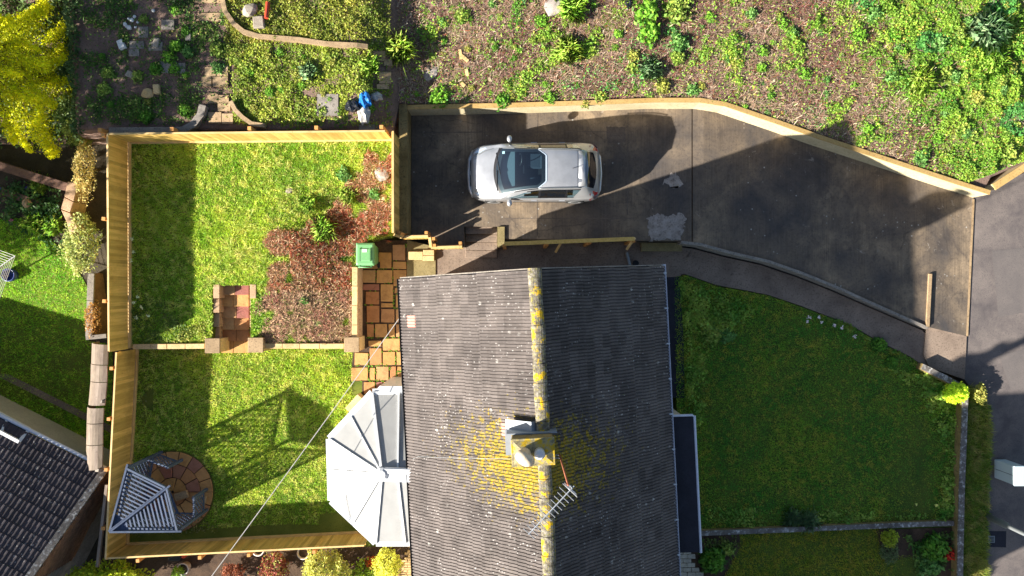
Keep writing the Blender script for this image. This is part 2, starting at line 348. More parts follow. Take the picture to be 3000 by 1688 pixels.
def carglass():
    m = bpy.data.materials.new('tinted_glass'); m.use_nodes = True; nt = m.node_tree; nt.nodes.remove(nt.nodes['Principled BSDF'])
    t = nn(nt, 'ShaderNodeBsdfTransparent'); t.inputs[0].default_value = (0.66, 0.84, 0.90, 1); g = nn(nt, 'ShaderNodeBsdfGlossy'); g.inputs['Roughness'].default_value = 0.02
    lw = nn(nt, 'ShaderNodeLayerWeight'); lw.inputs[0].default_value = 0.3; fr = nn(nt, 'ShaderNodeMapRange'); fr.inputs[3].default_value = 0.12; fr.inputs[4].default_value = 0.75; nt.links.new(lw.outputs['Facing'], fr.inputs[0]); x = nn(nt, 'ShaderNodeMixShader')
    nt.links.new(fr.outputs[0], x.inputs[0]); nt.links.new(t.outputs[0], x.inputs[1]); nt.links.new(g.outputs[0], x.inputs[2]); nt.links.new(x.outputs[0], nt.nodes['Material Output'].inputs[0]); return m
M['carglass'] = carglass(); M['darkglass'] = plain('privacy_glass', (16, 20, 26), 0.04, 0, 0.8); M['seat'] = plain('grey_seat_cloth', (52, 60, 70), 0.9, 0, 0.2, 0.3); M['dash'] = plain('grey_dashboard', (84, 100, 106), 0.7)
M['redlens'] = plain('red_lens', (170, 20, 26), 0.15, 0, 0.8)
M['lens'] = plain('headlamp_lens', (186, 200, 214), 0.08, 0.3, 0.9)
M['tyre'] = plain('tyre_rubber', (26, 26, 27), 0.85)
def rooftile(name, base1, base2, white=0.5, chim=True):
    m, nt, b = base_mat(name, 0.85, 0, 0.25)
    c = ramp(nt, noise(nt, 0.9, 5, 0.7), [(0.3, lin(base1)), (0.7, lin(base2))])
    v = nt.nodes.new('ShaderNodeMapRange'); v.inputs[3].default_value = 0.86; v.inputs[4].default_value = 1.12
    nt.links.new(objrand(nt), v.inputs[0]); cc = nt.nodes.new('ShaderNodeCombineColor')
    for i in range(3): nt.links.new(v.outputs[0], cc.inputs[i])
    c = mix(nt, c, cc.outputs[0], 1.0, 'MULTIPLY')
    if chim:
        mp0 = nt.nodes.new('ShaderNodeMapping'); mp0.inputs['Rotation'].default_value = (0, 0, -math.radians(2.8)); mp0.inputs['Scale'].default_value = (1/0.231, 1/0.344, 0); nt.links.new(wpos(nt), mp0.inputs[0])
        fl = nt.nodes.new('ShaderNodeVectorMath'); fl.operation = 'FLOOR'; nt.links.new(mp0.outputs[0], fl.inputs[0]); wt = nt.nodes.new('ShaderNodeTexWhiteNoise'); nt.links.new(fl.outputs[0], wt.inputs['Vector'])
        v2 = nt.nodes.new('ShaderNodeMapRange'); v2.inputs[3].default_value = 0.78; v2.inputs[4].default_value = 1.16; nt.links.new(wt.outputs['Value'], v2.inputs[0]); c3 = nt.nodes.new('ShaderNodeCombineColor')
        for i in range(3): nt.links.new(v2.outputs[0], c3.inputs[i])
        c = mix(nt, c, c3.outputs[0], 1.0, 'MULTIPLY')
    c = mix(nt, c, lin((58, 50, 46)), math_n(nt, 'MULTIPLY', ramp(nt, noise(nt, 22, 5, 0.7), [(0.5, (0, 0, 0)), (0.7, (1, 1, 1))]), 0.5))
    # pale round lichens
    vo = nt.nodes.new('ShaderNodeTexVoronoi'); vo.inputs['Scale'].default_value = 3.0; nt.links.new(wpos(nt), vo.inputs['Vector'])
    sel = ramp(nt, vo.outputs['Color'], [(0.46, (0, 0, 0)), (0.5, (1, 1, 1))])
    dd = math_n(nt, 'ADD', vo.outputs['Distance'], math_n(nt, 'MULTIPLY', noise(nt, 40, 2), 0.12))
    dots = math_n(nt, 'MULTIPLY', ramp(nt, dd, [(0.17, (1, 1, 1)), (0.23, (0, 0, 0))]), sel)
    c = mix(nt, c, lin((176, 172, 166)), math_n(nt, 'MULTIPLY', math_n(nt, 'MULTIPLY', dots, ramp(nt, noise(nt, 0.7, 3), [(0.42, (0, 0, 0)), (0.6, (1, 1, 1))])), white))
    vo2 = nt.nodes.new('ShaderNodeTexVoronoi'); vo2.inputs['Scale'].default_value = 9.0; nt.links.new(wpos(nt), vo2.inputs['Vector'])
    d2 = math_n(nt, 'MULTIPLY', ramp(nt, vo2.outputs['Distance'], [(0.16, (1, 1, 1)), (0.22, (0, 0, 0))]), ramp(nt, noise(nt, 1.1, 3), [(0.46, (0, 0, 0)), (0.58, (1, 1, 1))]))
    c = mix(nt, c, lin((170, 166, 162)), math_n(nt, 'MULTIPLY', d2, white))
    if chim:   # orange and yellow lichen: thick below the chimney stack, a few spots elsewhere
        g = nt.nodes.new('ShaderNodeNewGeometry'); mp = nt.nodes.new('ShaderNodeMapping'); mp.vector_type = 'POINT'
        mp.inputs['Location'].default_value = (-0.62*0.36, 4.35*0.62, 0); mp.inputs['Scale'].default_value = (0.36, 0.62, 0)
        nt.links.new(g.outputs['Position'], mp.inputs[0]); ln = nt.nodes.new('ShaderNodeVectorMath'); ln.operation = 'LENGTH'
        nt.links.new(mp.outputs[0], ln.inputs[0])
        near = nt.nodes.new('ShaderNodeMapRange'); near.inputs[1].default_value = 0.2; near.inputs[2].default_value = 1.25; near.inputs[3].default_value = 0.24; near.inputs[4].default_value = -0.06
        nt.links.new(ln.outputs['Value'], near.inputs[0])
        n1 = math_n(nt, 'ADD', noise(nt, 7, 6, 0.75), near.outputs[0])
        ye = math_n(nt, 'MULTIPLY', ramp(nt, n1, [(0.615, (0, 0, 0)), (0.67, (1, 1, 1))]), ramp(nt, noise(nt, 24, 4, 0.7), [(0.36, (0.1, 0.1, 0.1)), (0.5, (1, 1, 1))]))
        yc = ramp(nt, noise(nt, 15, 3), [(0.35, lin((92, 86, 34))), (0.5, lin((150, 134, 30))), (0.66, lin((184, 140, 20)))])
        c = mix(nt, c, yc, math_n(nt, 'MULTIPLY', ye, 0.95))
    nt.links.new(c, b.inputs['Base Color']); bump(nt, b, noise(nt, 45, 5, 0.7), 0.5, 0.008); return m
M['tile'] = rooftile('concrete_roof_tile', (80, 74, 72), (106, 98, 94), 0.85)
M['tile2'] = rooftile('dark_roof_tile', (58, 54, 58), (76, 70, 74), 0.6, False)
def ridgemat():
    m, nt, b = base_mat('lichened_ridge', 0.9, 0, 0.25)
    c = ramp(nt, noise(nt, 9, 6, 0.75), [(0.34, lin((66, 60, 52))), (0.5, lin((112, 105, 92))), (0.68, lin((160, 154, 142)))])
    c = mix(nt, c, lin((206, 166, 24)), ramp(nt, noise(nt, 2.6, 5, 0.75), [(0.54, (0, 0, 0)), (0.60, (1, 1, 1))]))
    c = mix(nt, c, lin((140, 136, 60)), math_n(nt, 'MULTIPLY', ramp(nt, noise(nt, 20, 3), [(0.55, (0, 0, 0)), (0.62, (1, 1, 1))]), 0.6))
    nt.links.new(c, b.inputs['Base Color']); bump(nt, b, noise(nt, 30, 6, 0.7), 0.7, 0.02); return m
M['ridge'] = ridgemat()
def flaunch():
    m, nt, b = base_mat('lichened_flaunching', 0.9, 0, 0.25)
    c = ramp(nt, noise(nt, 5, 6, 0.75), [(0.34, lin((96, 88, 70))), (0.5, lin((150, 140, 108))), (0.56, lin((176, 148, 40))), (0.72, lin((186, 144, 20)))])
    nt.links.new(c, b.inputs['Base Color']); bump(nt, b, noise(nt, 20, 5, 0.7), 0.6, 0.02); return m
M['flaunch'] = flaunch()
# ------------------------------------------------------------------ levels of the place (z = 0 is the patio beside the house)
def zd(x, y=0): return 0.75 if x < 6 else max(-0.30, 0.75 - (x-6)*1.05/8.7)          # driveway falls to the road
def zfront(x, y=0): return 0.0 if x < 5.4 else max(-0.34, -(x-5.4)*0.34/8.0)
def zup(x, y):
    z = min(1.62, max(0.60, 0.65 + (y+1.65)*0.95/5.95)); return lerp(z, 0.56, sstep(-7.2, -5.0, x)*sstep(-4.0, -1.2, -y))                   # sloping upper lawn
def flat(z): return lambda x, y: z
def sheet(name, poly, zf, mat, step=1.0, depth=0.9):
    bm = bmesh.new(); vs_ = [bm.verts.new((p[0], p[1], 0)) for p in poly]
    f = bm.faces.new(vs_); bm.normal_update()
    if f.normal.z < 0: f.normal_flip()
    bmesh.ops.triangulate(bm, faces=bm.faces[:])
    xs = [p[0] for p in poly]; ys = [p[1] for p in poly]
    for ax, lo, hi in ((0, min(xs), max(xs)), (1, min(ys), max(ys))):
        k = math.floor(lo/step)+1
        while k*step < hi:
            co = [0, 0, 0]; no = [0, 0, 0]; co[ax] = k*step; no[ax] = 1
            bmesh.ops.bisect_plane(bm, geom=bm.verts[:]+bm.edges[:]+bm.faces[:], plane_co=co, plane_no=no, dist=1e-5); k += 1
    bmesh.ops.remove_doubles(bm, verts=bm.verts[:], dist=1e-4)
    for v in bm.verts: v.co.z = zf(v.co.x, v.co.y)
    be = [e for e in bm.edges if e.is_boundary]
    r = bmesh.ops.extrude_edge_only(bm, edges=be)
    for v in r['geom']:
        if isinstance(v, bmesh.types.BMVert): v.co.z -= depth
    bmesh.ops.recalc_face_normals(bm, faces=bm.faces[:])
    me = bpy.data.meshes.new(name); bm.to_mesh(me); bm.free(); me.materials.append(mat)
    o = bpy.data.objects.new(name, me); link(o); o['kind'] = 'structure'; return o
def PX(pts, zf):
    if not callable(zf): zf = flat(zf)
    return [WF(u, v, zf).to_2d() for u, v in pts]
# base ground to the horizon
g = MB(); g.quad((-400, -400, -3.2), (400, -400, -3.2), (400, 400, -3.2), (-400, 400, -3.2)); tag(g.build('ground', M['shade_soil']), kind='structure')
# driveway ---------------------------------------------------------------
WALL_PX = [(1205,339),(1500,333),(1750,325),(1900,319),(2030,319),(2100,330),(2250,381),(2366,422),(2658,518),(2850,579)]
WALL = [WF(u, v, zd).to_2d() for u, v in WALL_PX]
KERB_PX = [(1850,704),(1995,706),(2050,712),(2141,737),(2250,762),(2350,797),(2460,842),(2565,890),(2716,957)]
KERB = [WF(u, v, zd).to_2d() for u, v in KERB_PX]
jx = WF(2028, 500, zd).x
dr_end = PX([(2853,580),(2846,700),(2838,850),(2832,985)], zd)
south = PX([(1460,700),(1460,664),(1360,664),(1360,722),(1262,722),(1262,690),(1205,690)], 0.75)
drv = list(WALL[:-1]) + dr_end + list(KERB[::-1]) + south
left = [p for p in WALL if p.x < jx]; right = [p for p in WALL if p.x > jx]
jn = Vector((jx, np.interp(jx, [p.x for p in WALL], [p.y for p in WALL]))); js = Vector((jx, np.interp(jx, [p.x for p in KERB], [p.y for p in KERB])))
kl = [p for p in KERB if p.x < jx-0.05]; kr = [p for p in KERB if p.x > jx+0.05]
sheet('driveway', left + [jn - Vector((0.02, 0)), js - Vector((0.02, 0))] + kl[::-1] + south, zd, M['drive'], 1.0, 1.2)
sheet('driveway', [jn + Vector((0.02, 0))] + right[:-1] + dr_end + kr[::-1] + [js + Vector((0.02, 0))], zd, M['drive'], 1.0, 1.2)
jm = MB(); jm.prism([jn-Vector((0.03, 0)), jn+Vector((0.03, 0)), js+Vector((0.03, 0)), js-Vector((0.03, 0))], -0.3, zd(jx)-0.03)
o = jm.build('expansion_joint', M['soil']); tag(o, kind='structure')
# cement patches on the drive
def blob(name, pts, zf, mat, parent=None, rough_=0):
    if rough_:
        q = resample([Vector((a, b)) for a, b in pts]+[Vector(pts[0])], 5)[:-1]; rb = random.Random(len(pts)); pts = [(p.x+rb.uniform(-1, 1)*rough_, p.y+rb.uniform(-1, 1)*rough_) for p in q]
    P = [WF(u, v, zf) for u, v in pts]; b = MB(); b.add([(p.x, p.y, p.z+0.004) for p in P], [tuple(range(len(P)))])
    o = b.build(name, mat); o['kind'] = 'structure'; return o
blob('cement_patch', [(1896,638),(1908,632),(1930,627),(1948,634),(1972,628),(1996,626),(2008,640),(2004,668),(1996,700),(1905,704),(1901,672)], zd, M['patch'], None, 4.5)
blob('cement_patch', [(1945,538),(1958,520),(1977,506),(1990,512),(1996,528),(2000,536),(1988,548),(1966,546)], zd, M['patch'], None, 7)
blob('tar_patch', [(1776,372),(1832,372),(1832,416),(1780,420)], zd, M['tarpatch'], None, 1.5)
# construction joints in the parking slab and the kerb line at the road
def thin(name, pts, zf, wpx, mat):
    a, b_ = WF(*pts[0], zf), WF(*pts[1], zf); d = (b_-a).to_2d().normalized(); n_ = Vector((-d.y, d.x))*wpx
    t = MB(); P = resample([a, b_], 1.0); k = len(P)
    t.v = [(p.x+n_.x, p.y+n_.y, zf(p.x, p.y)+.005) for p in P]+[(p.x-n_.x, p.y-n_.y, zf(p.x, p.y)+.005) for p in P]; t.f = [(i, i+1, k+i+1, k+i)[::-1] for i in range(k-1)]
    tag(t.build(name, mat), kind='structure')
thin('construction_joint', [(1575, 334), (1574, 690)], zd, .012, M['tarpatch']); thin('construction_joint', [(1476, 640), (1850, 640)], zd, .010, M['tarpatch']); thin('construction_joint', [(1240, 388), (1800, 386)], zd, .010, M['tarpatch']); thin('construction_joint', [(1840, 330), (1838, 630)], zd, .012, M['tarpatch'])
thin('kerb_line', [(2852, 584), (2833, 985)], lambda x, y: zd(x)+.004, .035, M['path_slab'])
# threshold strip and crossing
sheet('kerb_crossing', PX([(2832,985),(2826,1112),(2722,1076),(2706,1040),(2716,958)], flat(-0.29)), flat(-0.285), M['path'], 2, 0.6)
# road, verge, pavement ---------------------------------------------------
RD = flat(-0.33)
sheet('road', PX([(2853,579),(2905,545),(3300,300),(5000,300),(5000,5000),(2840,5000),(2886,1688),(2897,1266),(2895,1190),(2845,1140),(2826,1112),(2832,985),(2838,850),(2846,700)], RD), RD, M['asphalt'], 4, 0.5)
blob('road_patch', [(2905,735),(3060,720),(3060,905),(2925,930)], lambda x, y: -0.328, M['asphalt2'], None, 1.0)
blob('road_patch', [(2925,1040),(3060,1010),(3060,1150),(2960,1140)], lambda x, y: -0.328, M['asphalt2'], None, 1.0)
sheet('verge', PX([(2837,1128),(2895,1190),(2897,1266),(2886,1688),(2840,5000),(2760,5000),(2815,1688),(2822,1441),(2826,1266)], flat(-0.25)), flat(-0.25), M['turf_dark'], 4, 0.5)
# side path between house and drive, front path ---------------------------
sheet('side_path', PX([(1185,705),(1262,722),(1360,722),(1460,700),(1850,706),(1995,708),(1995,900),(1185,900)], 0.0), flat(-0.01), M['path'], 2, 0.5)
sheet('mossy_slab', PX([(1192,703),(1276,724),(1276,810),(1192,812)], 0.02), flat(0.02), M['mossy'], 2, 0.1)
k2 = offset_poly(KERB, -0.14)
fp = [k2[1]] + list(k2[2:]) + PX([(2730,1000),(2722,1080),(2704,1071),(2667,1045),(2570,998),(2492,952),(2346,896),(2250,864),(2180,850),(2097,835),(2007,803),(1957,809),(1957,900),(1940,900)], zfront)
sheet('front_path', fp, lambda x, y: zfront(x)-0.003, M['path'], 1.0, 0.5)
sheet('house_apron', PX([(1940,812),(1990,812),(2003,1000),(2006,1165),(1960,1165),(1940,1000)], 0.0), flat(0.012), M['felt'], 3, 0.3)
# front lawns
FL = PX([(1975,812),(2010,806),(2097,838),(2180,853),(2250,867),(2346,899),(2492,955),(2570,1001),(2667,1048),(2704,1075),(2800,1140),(2812,1200),(2806,1531),(2040,1552),(1990,1552)], zfront)
sheet('front_lawn', FL, lambda x, y: zfront(x)+0.005, M['turf_dark'], 2, 0.5)
FL2 = PX([(1990,1556),(2040,1556),(2806,1536),(2800,2600),(1990,2600)], zfront)
sheet('front_lawn', FL2, lambda x, y: zfront(x)+0.004, M['turf_dark'], 2, 0.5)
blob('flower_bed', [(2010,1562),(2165,1562),(2170,1600),(2150,1640),(2120,1700),(2100,1760),(2010,1760)], lambda x, y: zfront(x)+0.01, M['soil'])
blob('flower_bed', [(2566,1552),(2800,1545),(2796,1760),(2680,1760),(2672,1660),(2655,1638),(2630,1640),(2618,1630),(2590,1618),(2575,1590)], lambda x, y: zfront(x)+0.01, M['soil'])
# upper lawn, lower lawn ---------------------------------------------------
UL = PX([(383,417),(1150,409),(1152,690),(1100,702),(1042,716),(1042,1004),(735,1012),(735,836),(622,836),(622,1012),(386,1012)], zup)
sheet('upper_lawn', UL, zup, M['turf'], 0.35, 1.8)
LL = PX([(404,1018),(1070,1018),(1070,1160),(1205,1160),(1205,1600),(372,1610)], 0.0)
sheet('lower_lawn', LL, flat(0.0), M['turf'], 2, 0.5)
sheet('patio_bed', PX([(1040,700),(1185,705),(1200,705),(1200,1165),(1060,1165),(1062,1118),(1026,1116),(1036,1030),(1060,1018),(1060,716)], 0.0), flat(0.012), M['soil'], 2, 0.3)
# bank behind the retaining wall and the hillside garden above the top fence ---
WX = [p.x for p in WALL] + [15.2, 16.9, 20.0, 40]; WY = [p.y for p in WALL] + [WF(2905,545,RD).y, WF(3000,478,RD).y, WF(3180,365,RD).y, 16]
def ylow(x):
    if x < -3.42: return 4.60
    return float(np.interp(x, WX, WY)) + 0.16
def zb(x, y):
    d = max(0, y-ylow(x)); a = zd(x) + 0.74 + 0.20*min(d, 5) + 0.05*max(0, d-5)
    b = 2.35 + 0.10*d
    t = sstep(-4.6, -2.6, x); z = lerp(b, a, t)
    return lerp(0.35 + 0.06*d, z, sstep(-13.6, -12.6, x))
nx, ny = 190, 46; X = np.concatenate([np.linspace(-32, -14, 12), np.linspace(-13.8, 18, nx-30), np.linspace(18.5, 40, 18)]); nx = len(X)
vs_ = []; fs = []
for i, x in enumerate(X):
    y0 = ylow(x)
    for j in range(ny):
        t = (j/(ny-1))**1.3; y = lerp(y0, 20.0, t)
        z = zb(x, y) + (0.10*(float(fnoise(np.array([x]), np.array([y]), 1.6, 5)[0])-0.5) if j > 1 else 0)
        vs_.append((x, y, z))
    vs_.append((x, y0, -1.0))
for i in range(nx-1):
    for j in range(ny-1):
        a = i*(ny+1)+j; fs.append((a, a+ny+1, a+ny+2, a+1))
    fs.append((i*(ny+1)+ny, (i+1)*(ny+1)+ny, (i+1)*(ny+1), i*(ny+1)))
b = MB(); b.v = vs_; b.f = fs; tag(b.build('bank', M['bank_soil'], smooth=True), kind='structure')
# left neighbour's ground
def ZN(x, y): return -1.3 + 1.5*sstep(-3.5, 3.5, y)
sheet('neighbour_garden', PX([(-1500,380),(330,380),(345,500),(345,1030),(365,1040),(365,1640),(340,2600),(-1500,2600)], 0.0), ZN, M['shade_soil'], 1.0, 0.9)
NL = PX([(-900,640),(60,640),(200,740),(268,860),(262,1000),(330,1010),(330,1120),(320,1400),(-900,1400)], ZN)
sheet('neighbour_lawn', NL, lambda x, y: ZN(x, y)+0.02, M['turf'], 1.0, 0.2)
BB = PX([(300,1600),(420,1614),(1100,1596),(1215,1594),(1230,2600),(300,2600)], 0.0)
sheet('neighbour_bed', BB, flat(-0.01), M['soil'], 6, 0.4)
# neighbour's paved yard up left: each slab a child of the yard
yd = sheet('paved_yard', PX([(-300,360),(235,400),(262,430),(250,560),(215,545),(0,478),(-300,390)], flat(0.05)), flat(0.03), M['soil'], 6, 0.3)
rnd = random.Random(3)
def slab_piece(parent, cs, z, mat, name='paving_slab', th=0.04):
    b = MB(); pts = [(c[0]+rnd.uniform(-.008, .008), c[1]+rnd.uniform(-.008, .008)) for c in cs]
    dz = rnd.uniform(-0.006, 0.006); b.prism(pts, z-th, z+dz); return b.build(name, mat, parent, bevel=0.008)
for r in range(5):
    for c in range(9):
        u0 = -60+c*38+(r % 2)*16; v0 = 404+r*34+c*6.5
        q = [W(u0+1, v0+1, .08), W(u0+36, v0+7, .08), W(u0+33, v0+39, .08), W(u0-2, v0+33, .08)]
        if v0+36 < 478+(u0+20)*0.31: slab_piece(yd, [(p.x, p.y) for p in q], 0.075, M['greystone'])
# patio slabs ---------------------------------------------------------------
PT = [(1108,739,1148,788),(1062,752,1107,788),(1149,716,1188,764),(1149,766,1191,789),(1059,790,1101,830),(1102,790,1150,830),(1151,790,1191,840),
 (1062,832,1112,852),(1070,854,1111,893),(1114,832,1153,885),(1155,842,1193,860),(1115,887,1153,902),(1158,862,1195,903),(1073,895,1112,946),(1115,905,1156,946),
 (1158,905,1195,946),(1074,949,1096,989),(1098,949,1135,989),(1137,949,1157,989),(1159,949,1195,989),(1078,997,1118,1016),(1120,991,1172,1028),(1174,991,1197,1028),
 (1038,1033,1080,1071),(1082,1019,1119,1071),(1121,1030,1159,1071),(1161,1030,1199,1071),(1028,1076,1079,1116),(1082,1076,1099,1116),(1101,1073,1140,1116),
 (1142,1073,1161,1116),(1163,1073,1200,1088),(1163,1090,1200,1116),(1065,1118,1099,1155),(1101,1118,1122,1150),(1124,1118,1152,1150),(1154,1118,1200,1150)]
pt = bpy.data.objects['patio_bed']
for (u0, v0, u1, v1) in PT:
    a = W(u0+1.2, v0+1.2, .05); c = W(u1-1.2, v1-1.2, .05)
    slab_piece(pt, [(a.x, c.y), (c.x, c.y), (c.x, a.y), (a.x, a.y)], 0.05, M['slab'])
# round patio by the arbour
rp = sheet('round_patio', [(W(507,1441,0).x+1.31*math.cos(t), W(507,1441,0).y+1.31*math.sin(t)) for t in np.linspace(0, 2*math.pi, 40)[:-1]], flat(0.02), M['soil'], 5, 0.2)
cx, cy = W(507, 1441, 0).x, W(507, 1441, 0).y
for (r0, r1, n) in ((0.92, 1.30, 18), (0.48, 0.90, 12), (0.05, 0.46, 5)):
    for k in range(n):
        a0 = 2*math.pi*(k+0.03)/n; a1 = 2*math.pi*(k+0.97)/n
        ts = np.linspace(a0, a1, 4)
        cs = [(cx+r1*math.cos(t), cy+r1*math.sin(t)) for t in ts] + [(cx+r0*math.cos(t), cy+r0*math.sin(t)) for t in ts[::-1]]
        slab_piece(rp, cs, 0.05, M['slab'])
# pavers in the next-door gardens below
pv = sheet('brick_path', PX([(1206,1596),(1230,1596),(1230,2000),(1060,2000),(1160,1690)], flat(0.0)), flat(0.01), M['soil'], 5, 0.2)
for r in range(16):
    v = 1598+r*7.2
    for c in range(5):
        u = 1214-c*20-(r % 2)*9
        if u+19 > 1207-(v-1596)*0.5 and u > 1190-(v-1596)*0.5 and v < 1712:
            a = W(u, v, .04); c2 = W(u+19, v+6.4, .04); slab_piece(pv, [(a.x, c2.y), (c2.x, c2.y), (c2.x, a.y), (a.x, a.y)], 0.035, M['buff_paver'], 'paver')
pv = sheet('paver_path', PX([(1985,1610),(2020,1618),(2090,1760),(2090,1900),(1985,1900)], flat(0.0)), flat(0.02), M['soil'], 5, 0.2)
for r in range(8):
    v = 1612+r*13
    for c in range(4):
        u = 1978+c*24+(r % 2)*12
        if u+22 < 2030+(v-1612)*0.52:
            a = W(u, v, .06); c2 = W(u+23, v+12, .06); slab_piece(pv, [(a.x, c2.y), (c2.x, c2.y), (c2.x, a.y), (a.x, a.y)], 0.055, M['pale_paver'], 'paver')
# ------------------------------------------------------------------ walls
def wall_along(name, pl, zf0, zf1, th, matf, label, cat, cap=None, capw=0.0, caph=0.05, step=1.0, matcap=None):
    """a wall on polyline pl (2d), built to the left of it"""
    pl = [Vector((p[0], p[1])) for p in resample([Vector((p[0], p[1])) for p in pl], step)]; q = offset_poly(pl, th)
    root = empty(name, (pl[0].x, pl[0].y, zf0(pl[0].x, pl[0].y)), label, cat); L = root.location.copy()
    def strip(a, b, f0, f1, nm, m):
        s = MB(); n = len(a)
        for i in range(n):
            s.v += [(a[i].x-L.x, a[i].y-L.y, f0(*a[i])-L.z), (a[i].x-L.x, a[i].y-L.y, f1(*a[i])-L.z), (b[i].x-L.x, b[i].y-L.y, f1(*a[i])-L.z), (b[i].x-L.x, b[i].y-L.y, f0(*a[i])-L.z)]
        for i in range(n-1):
            for k in range(4): s.f.append((i*4+k, i*4+(k+1) % 4, (i+1)*4+(k+1) % 4, (i+1)*4+k))
        s.f += [(0, 3, 2, 1), tuple((n-1)*4+k for k in range(4))]
        o = s.build(nm, m, root); return o
    strip(pl, q, zf0, zf1, 'wall_face', matf)
    if matcap is not None:
        a = offset_poly(pl, -capw); b2 = offset_poly(pl, th+capw)
        strip(a, b2, zf1, lambda x, y: zf1(x, y)+caph, 'wall_top', matcap)
    return root
wtop = lambda x, y: zd(x)+0.80
wall_along('retaining_wall', [(p.x, p.y) for p in WALL] , lambda x, y: zd(x)-0.3, wtop, 0.11, M['cream'], 'cream rendered retaining wall curving along the upper edge of the driveway', 'wall', matcap=M['tancap'], capw=0.012, caph=0.04)
p0 = W(1206, 339, .75); p1 = W(1206, 690, .75)
wall_along('retaining_wall', [(p1.x-0.02, p1.y), (p0.x-0.02, p0.y+0.15)], flat(0.2), flat(1.58), 0.24, M['mosswall'], 'mossy concrete wall below the fence at the head of the driveway', 'wall', matcap=M['mosswall'], capw=0.005, caph=0.03)
r0 = WF(2868, 566, RD); r1 = WF(3180, 365, RD)
wall_along('boundary_wall', [(r0.x, r0.y), (r1.x, r1.y)], flat(-0.5), flat(0.45), 0.2, M['cream'], 'short tan topped wall running off to the right above the road', 'wall', matcap=M['tancap'], capw=0.01, caph=0.04)
# kerb wall on the house side of the drive
wall_along('kerb_wall', [(p.x, p.y) for p in KERB[1:]][::-1], lambda x, y: -0.5, lambda x, y: zd(x)+0.06, 0.09, M['greystone'], 'low concrete kerb wall curving between the driveway and the front path', 'wall')
a = WF(2719, 957, zd); b2 = WF(2727, 803, zd)
wall_along('kerb_wall', [(a.x, a.y), (b2.x, b2.y)], lambda x, y: -0.6, lambda x, y: zd(x)+0.08, 0.10, M['path_slab'], 'pale straight kerb standing across the lower end of the driveway', 'kerb')
o = MB().box(0, 1.3, 0, .27, 0, .2); c = W(1876, 737, .1); o = o.build('concrete_step', M['mossy'], loc=c); tag(o, 'wide concrete step below the cement patch, between drive and side path', 'step')
# low coping wall between the two lawns, with piers; each coping stone is a part
def coping_wall(name, a, b, z0, z1, label, lens, w=0.16, mat=M['coping'], matw=M['pierstone']):
    a = Vector((a[0], a[1], 0)); b = Vector((b[0], b[1], 0)); d = (b-a); L = d.length; ang = math.atan2(d.y, d.x)
    root = empty(name, (a.x, a.y, z0), label, 'wall', None, ang)
    MB().box(0, L, -w*0.42, w*0.42, 0, z1-z0-0.06).build('wall_body', matw, root)
    x = 0; i = 0
    while x < L-0.05:
        l = min(lens*rnd.uniform(.9, 1.1), L-x); l = L-x if L-x-l < 0.12 else l
        MB().box(x+0.006, x+l-0.006, -w/2, w/2, z1-z0-0.06, z1-z0+rnd.uniform(0, .012)).build('coping_stone', mat, root, bevel=0.01); x += l
    return root
coping_wall('coping_wall', W(388,1016,.75), W(600,1014,.75), -0.1, 0.75, 'low coped wall between the lawns, running from the fence to the steps', 0.55)
coping_wall('coping_wall', W(772,1014,.75), W(1008,1014,.75), -0.1, 0.75, 'low coped wall below the dead brown patch, between two stone piers', 0.6)
coping_wall('coping_wall', W(1040,782,.85), W(1041,990,.75), -0.1, 0.85, 'low coped wall along the orange patio, beside the green bin', 0.6, 0.17)
def pier(u0, v0, u1, v1, z, label):
    a = W(u0, v1, z); c = W(u1, v0, z); cx_, cy_ = (a.x+c.x)/2, (a.y+c.y)/2; w = (c.x-a.x)/2; h = (c.y-a.y)/2
    r = empty('stone_pier', (cx_, cy_, -0.1), label, 'pier')
    n = 5
    for i in range(n):
        MB().box(-w+.02, w-.02, -h+.02, h-.02, i*(z+.04)/n+0.003, (i+1)*(z+.04)/n-0.006).build('stone_course', M['coping'], r, bevel=0.008)
    MB().box(-w, w, -h, h, z+.04, z+.10).build('pier_cap', M['path_slab'], r, bevel=0.012)
pier(600, 991, 644, 1035, .92, 'square stone pier on the left of the garden steps')
pier(726, 989, 771, 1033, .92, 'square stone pier on the right of the garden steps')
pier(1008, 988, 1052, 1032, .95, 'square stone pier at the corner of the patio')
# garden steps
st = empty('garden_steps', W(678, 925, 0), 'sandstone garden steps climbing from the lower lawn to the upper lawn', 'steps'); L = st.location
N = 6
for i in range(N):
    z = 0.09+i*0.115; va = 1034-i*34; vb = va-36
    a = W(648, va, z); c = W(729, vb, z); xm = lerp(a.x, c.x, 0.5+rnd.uniform(-.08, .08))
    for (x0, x1) in ((a.x, xm-.006), (xm+.006, c.x)):
        MB().box(x0-L.x, x1-L.x, a.y-L.y, c.y-L.y-0.004, -0.1, z).build('tread', M['slab'], st, bevel=0.008)
for (u, nm) in ((634, 'side_wall'), (741, 'side_wall')):
    for i in range(4):
        va = 1000-i*42; z = 0.45+i*0.17
        a = W(u-9, va, z); c = W(u+9, va-41, z); MB().box(a.x-L.x, c.x-L.x, a.y-L.y, c.y-L.y, -0.1, z).build(nm, M['pierstone'], st, bevel=0.01)
# steps from the drive to the side path
ds = empty('side_steps', W(1411, 710, 0), 'dark concrete steps going down from the driveway beside the house', 'steps'); L = ds.location
for i in range(4):
    z = 0.60-i*0.17; a = W(1363, 686+i*23, z); c = W(1457, 664+i*23, z)
    MB().box(a.x-L.x, c.x-L.x, a.y-L.y, c.y-L.y-0.003, -0.2, z).build('tread', M['path'], ds, bevel=0.01)
MB().box(W(1457,700,.9).x-L.x, W(1478,700,.9).x-L.x, W(1400,724,.3).y-L.y, W(1400,664,.9).y-L.y, -0.2, 0.82).build('side_wall', M['mossy'], ds)
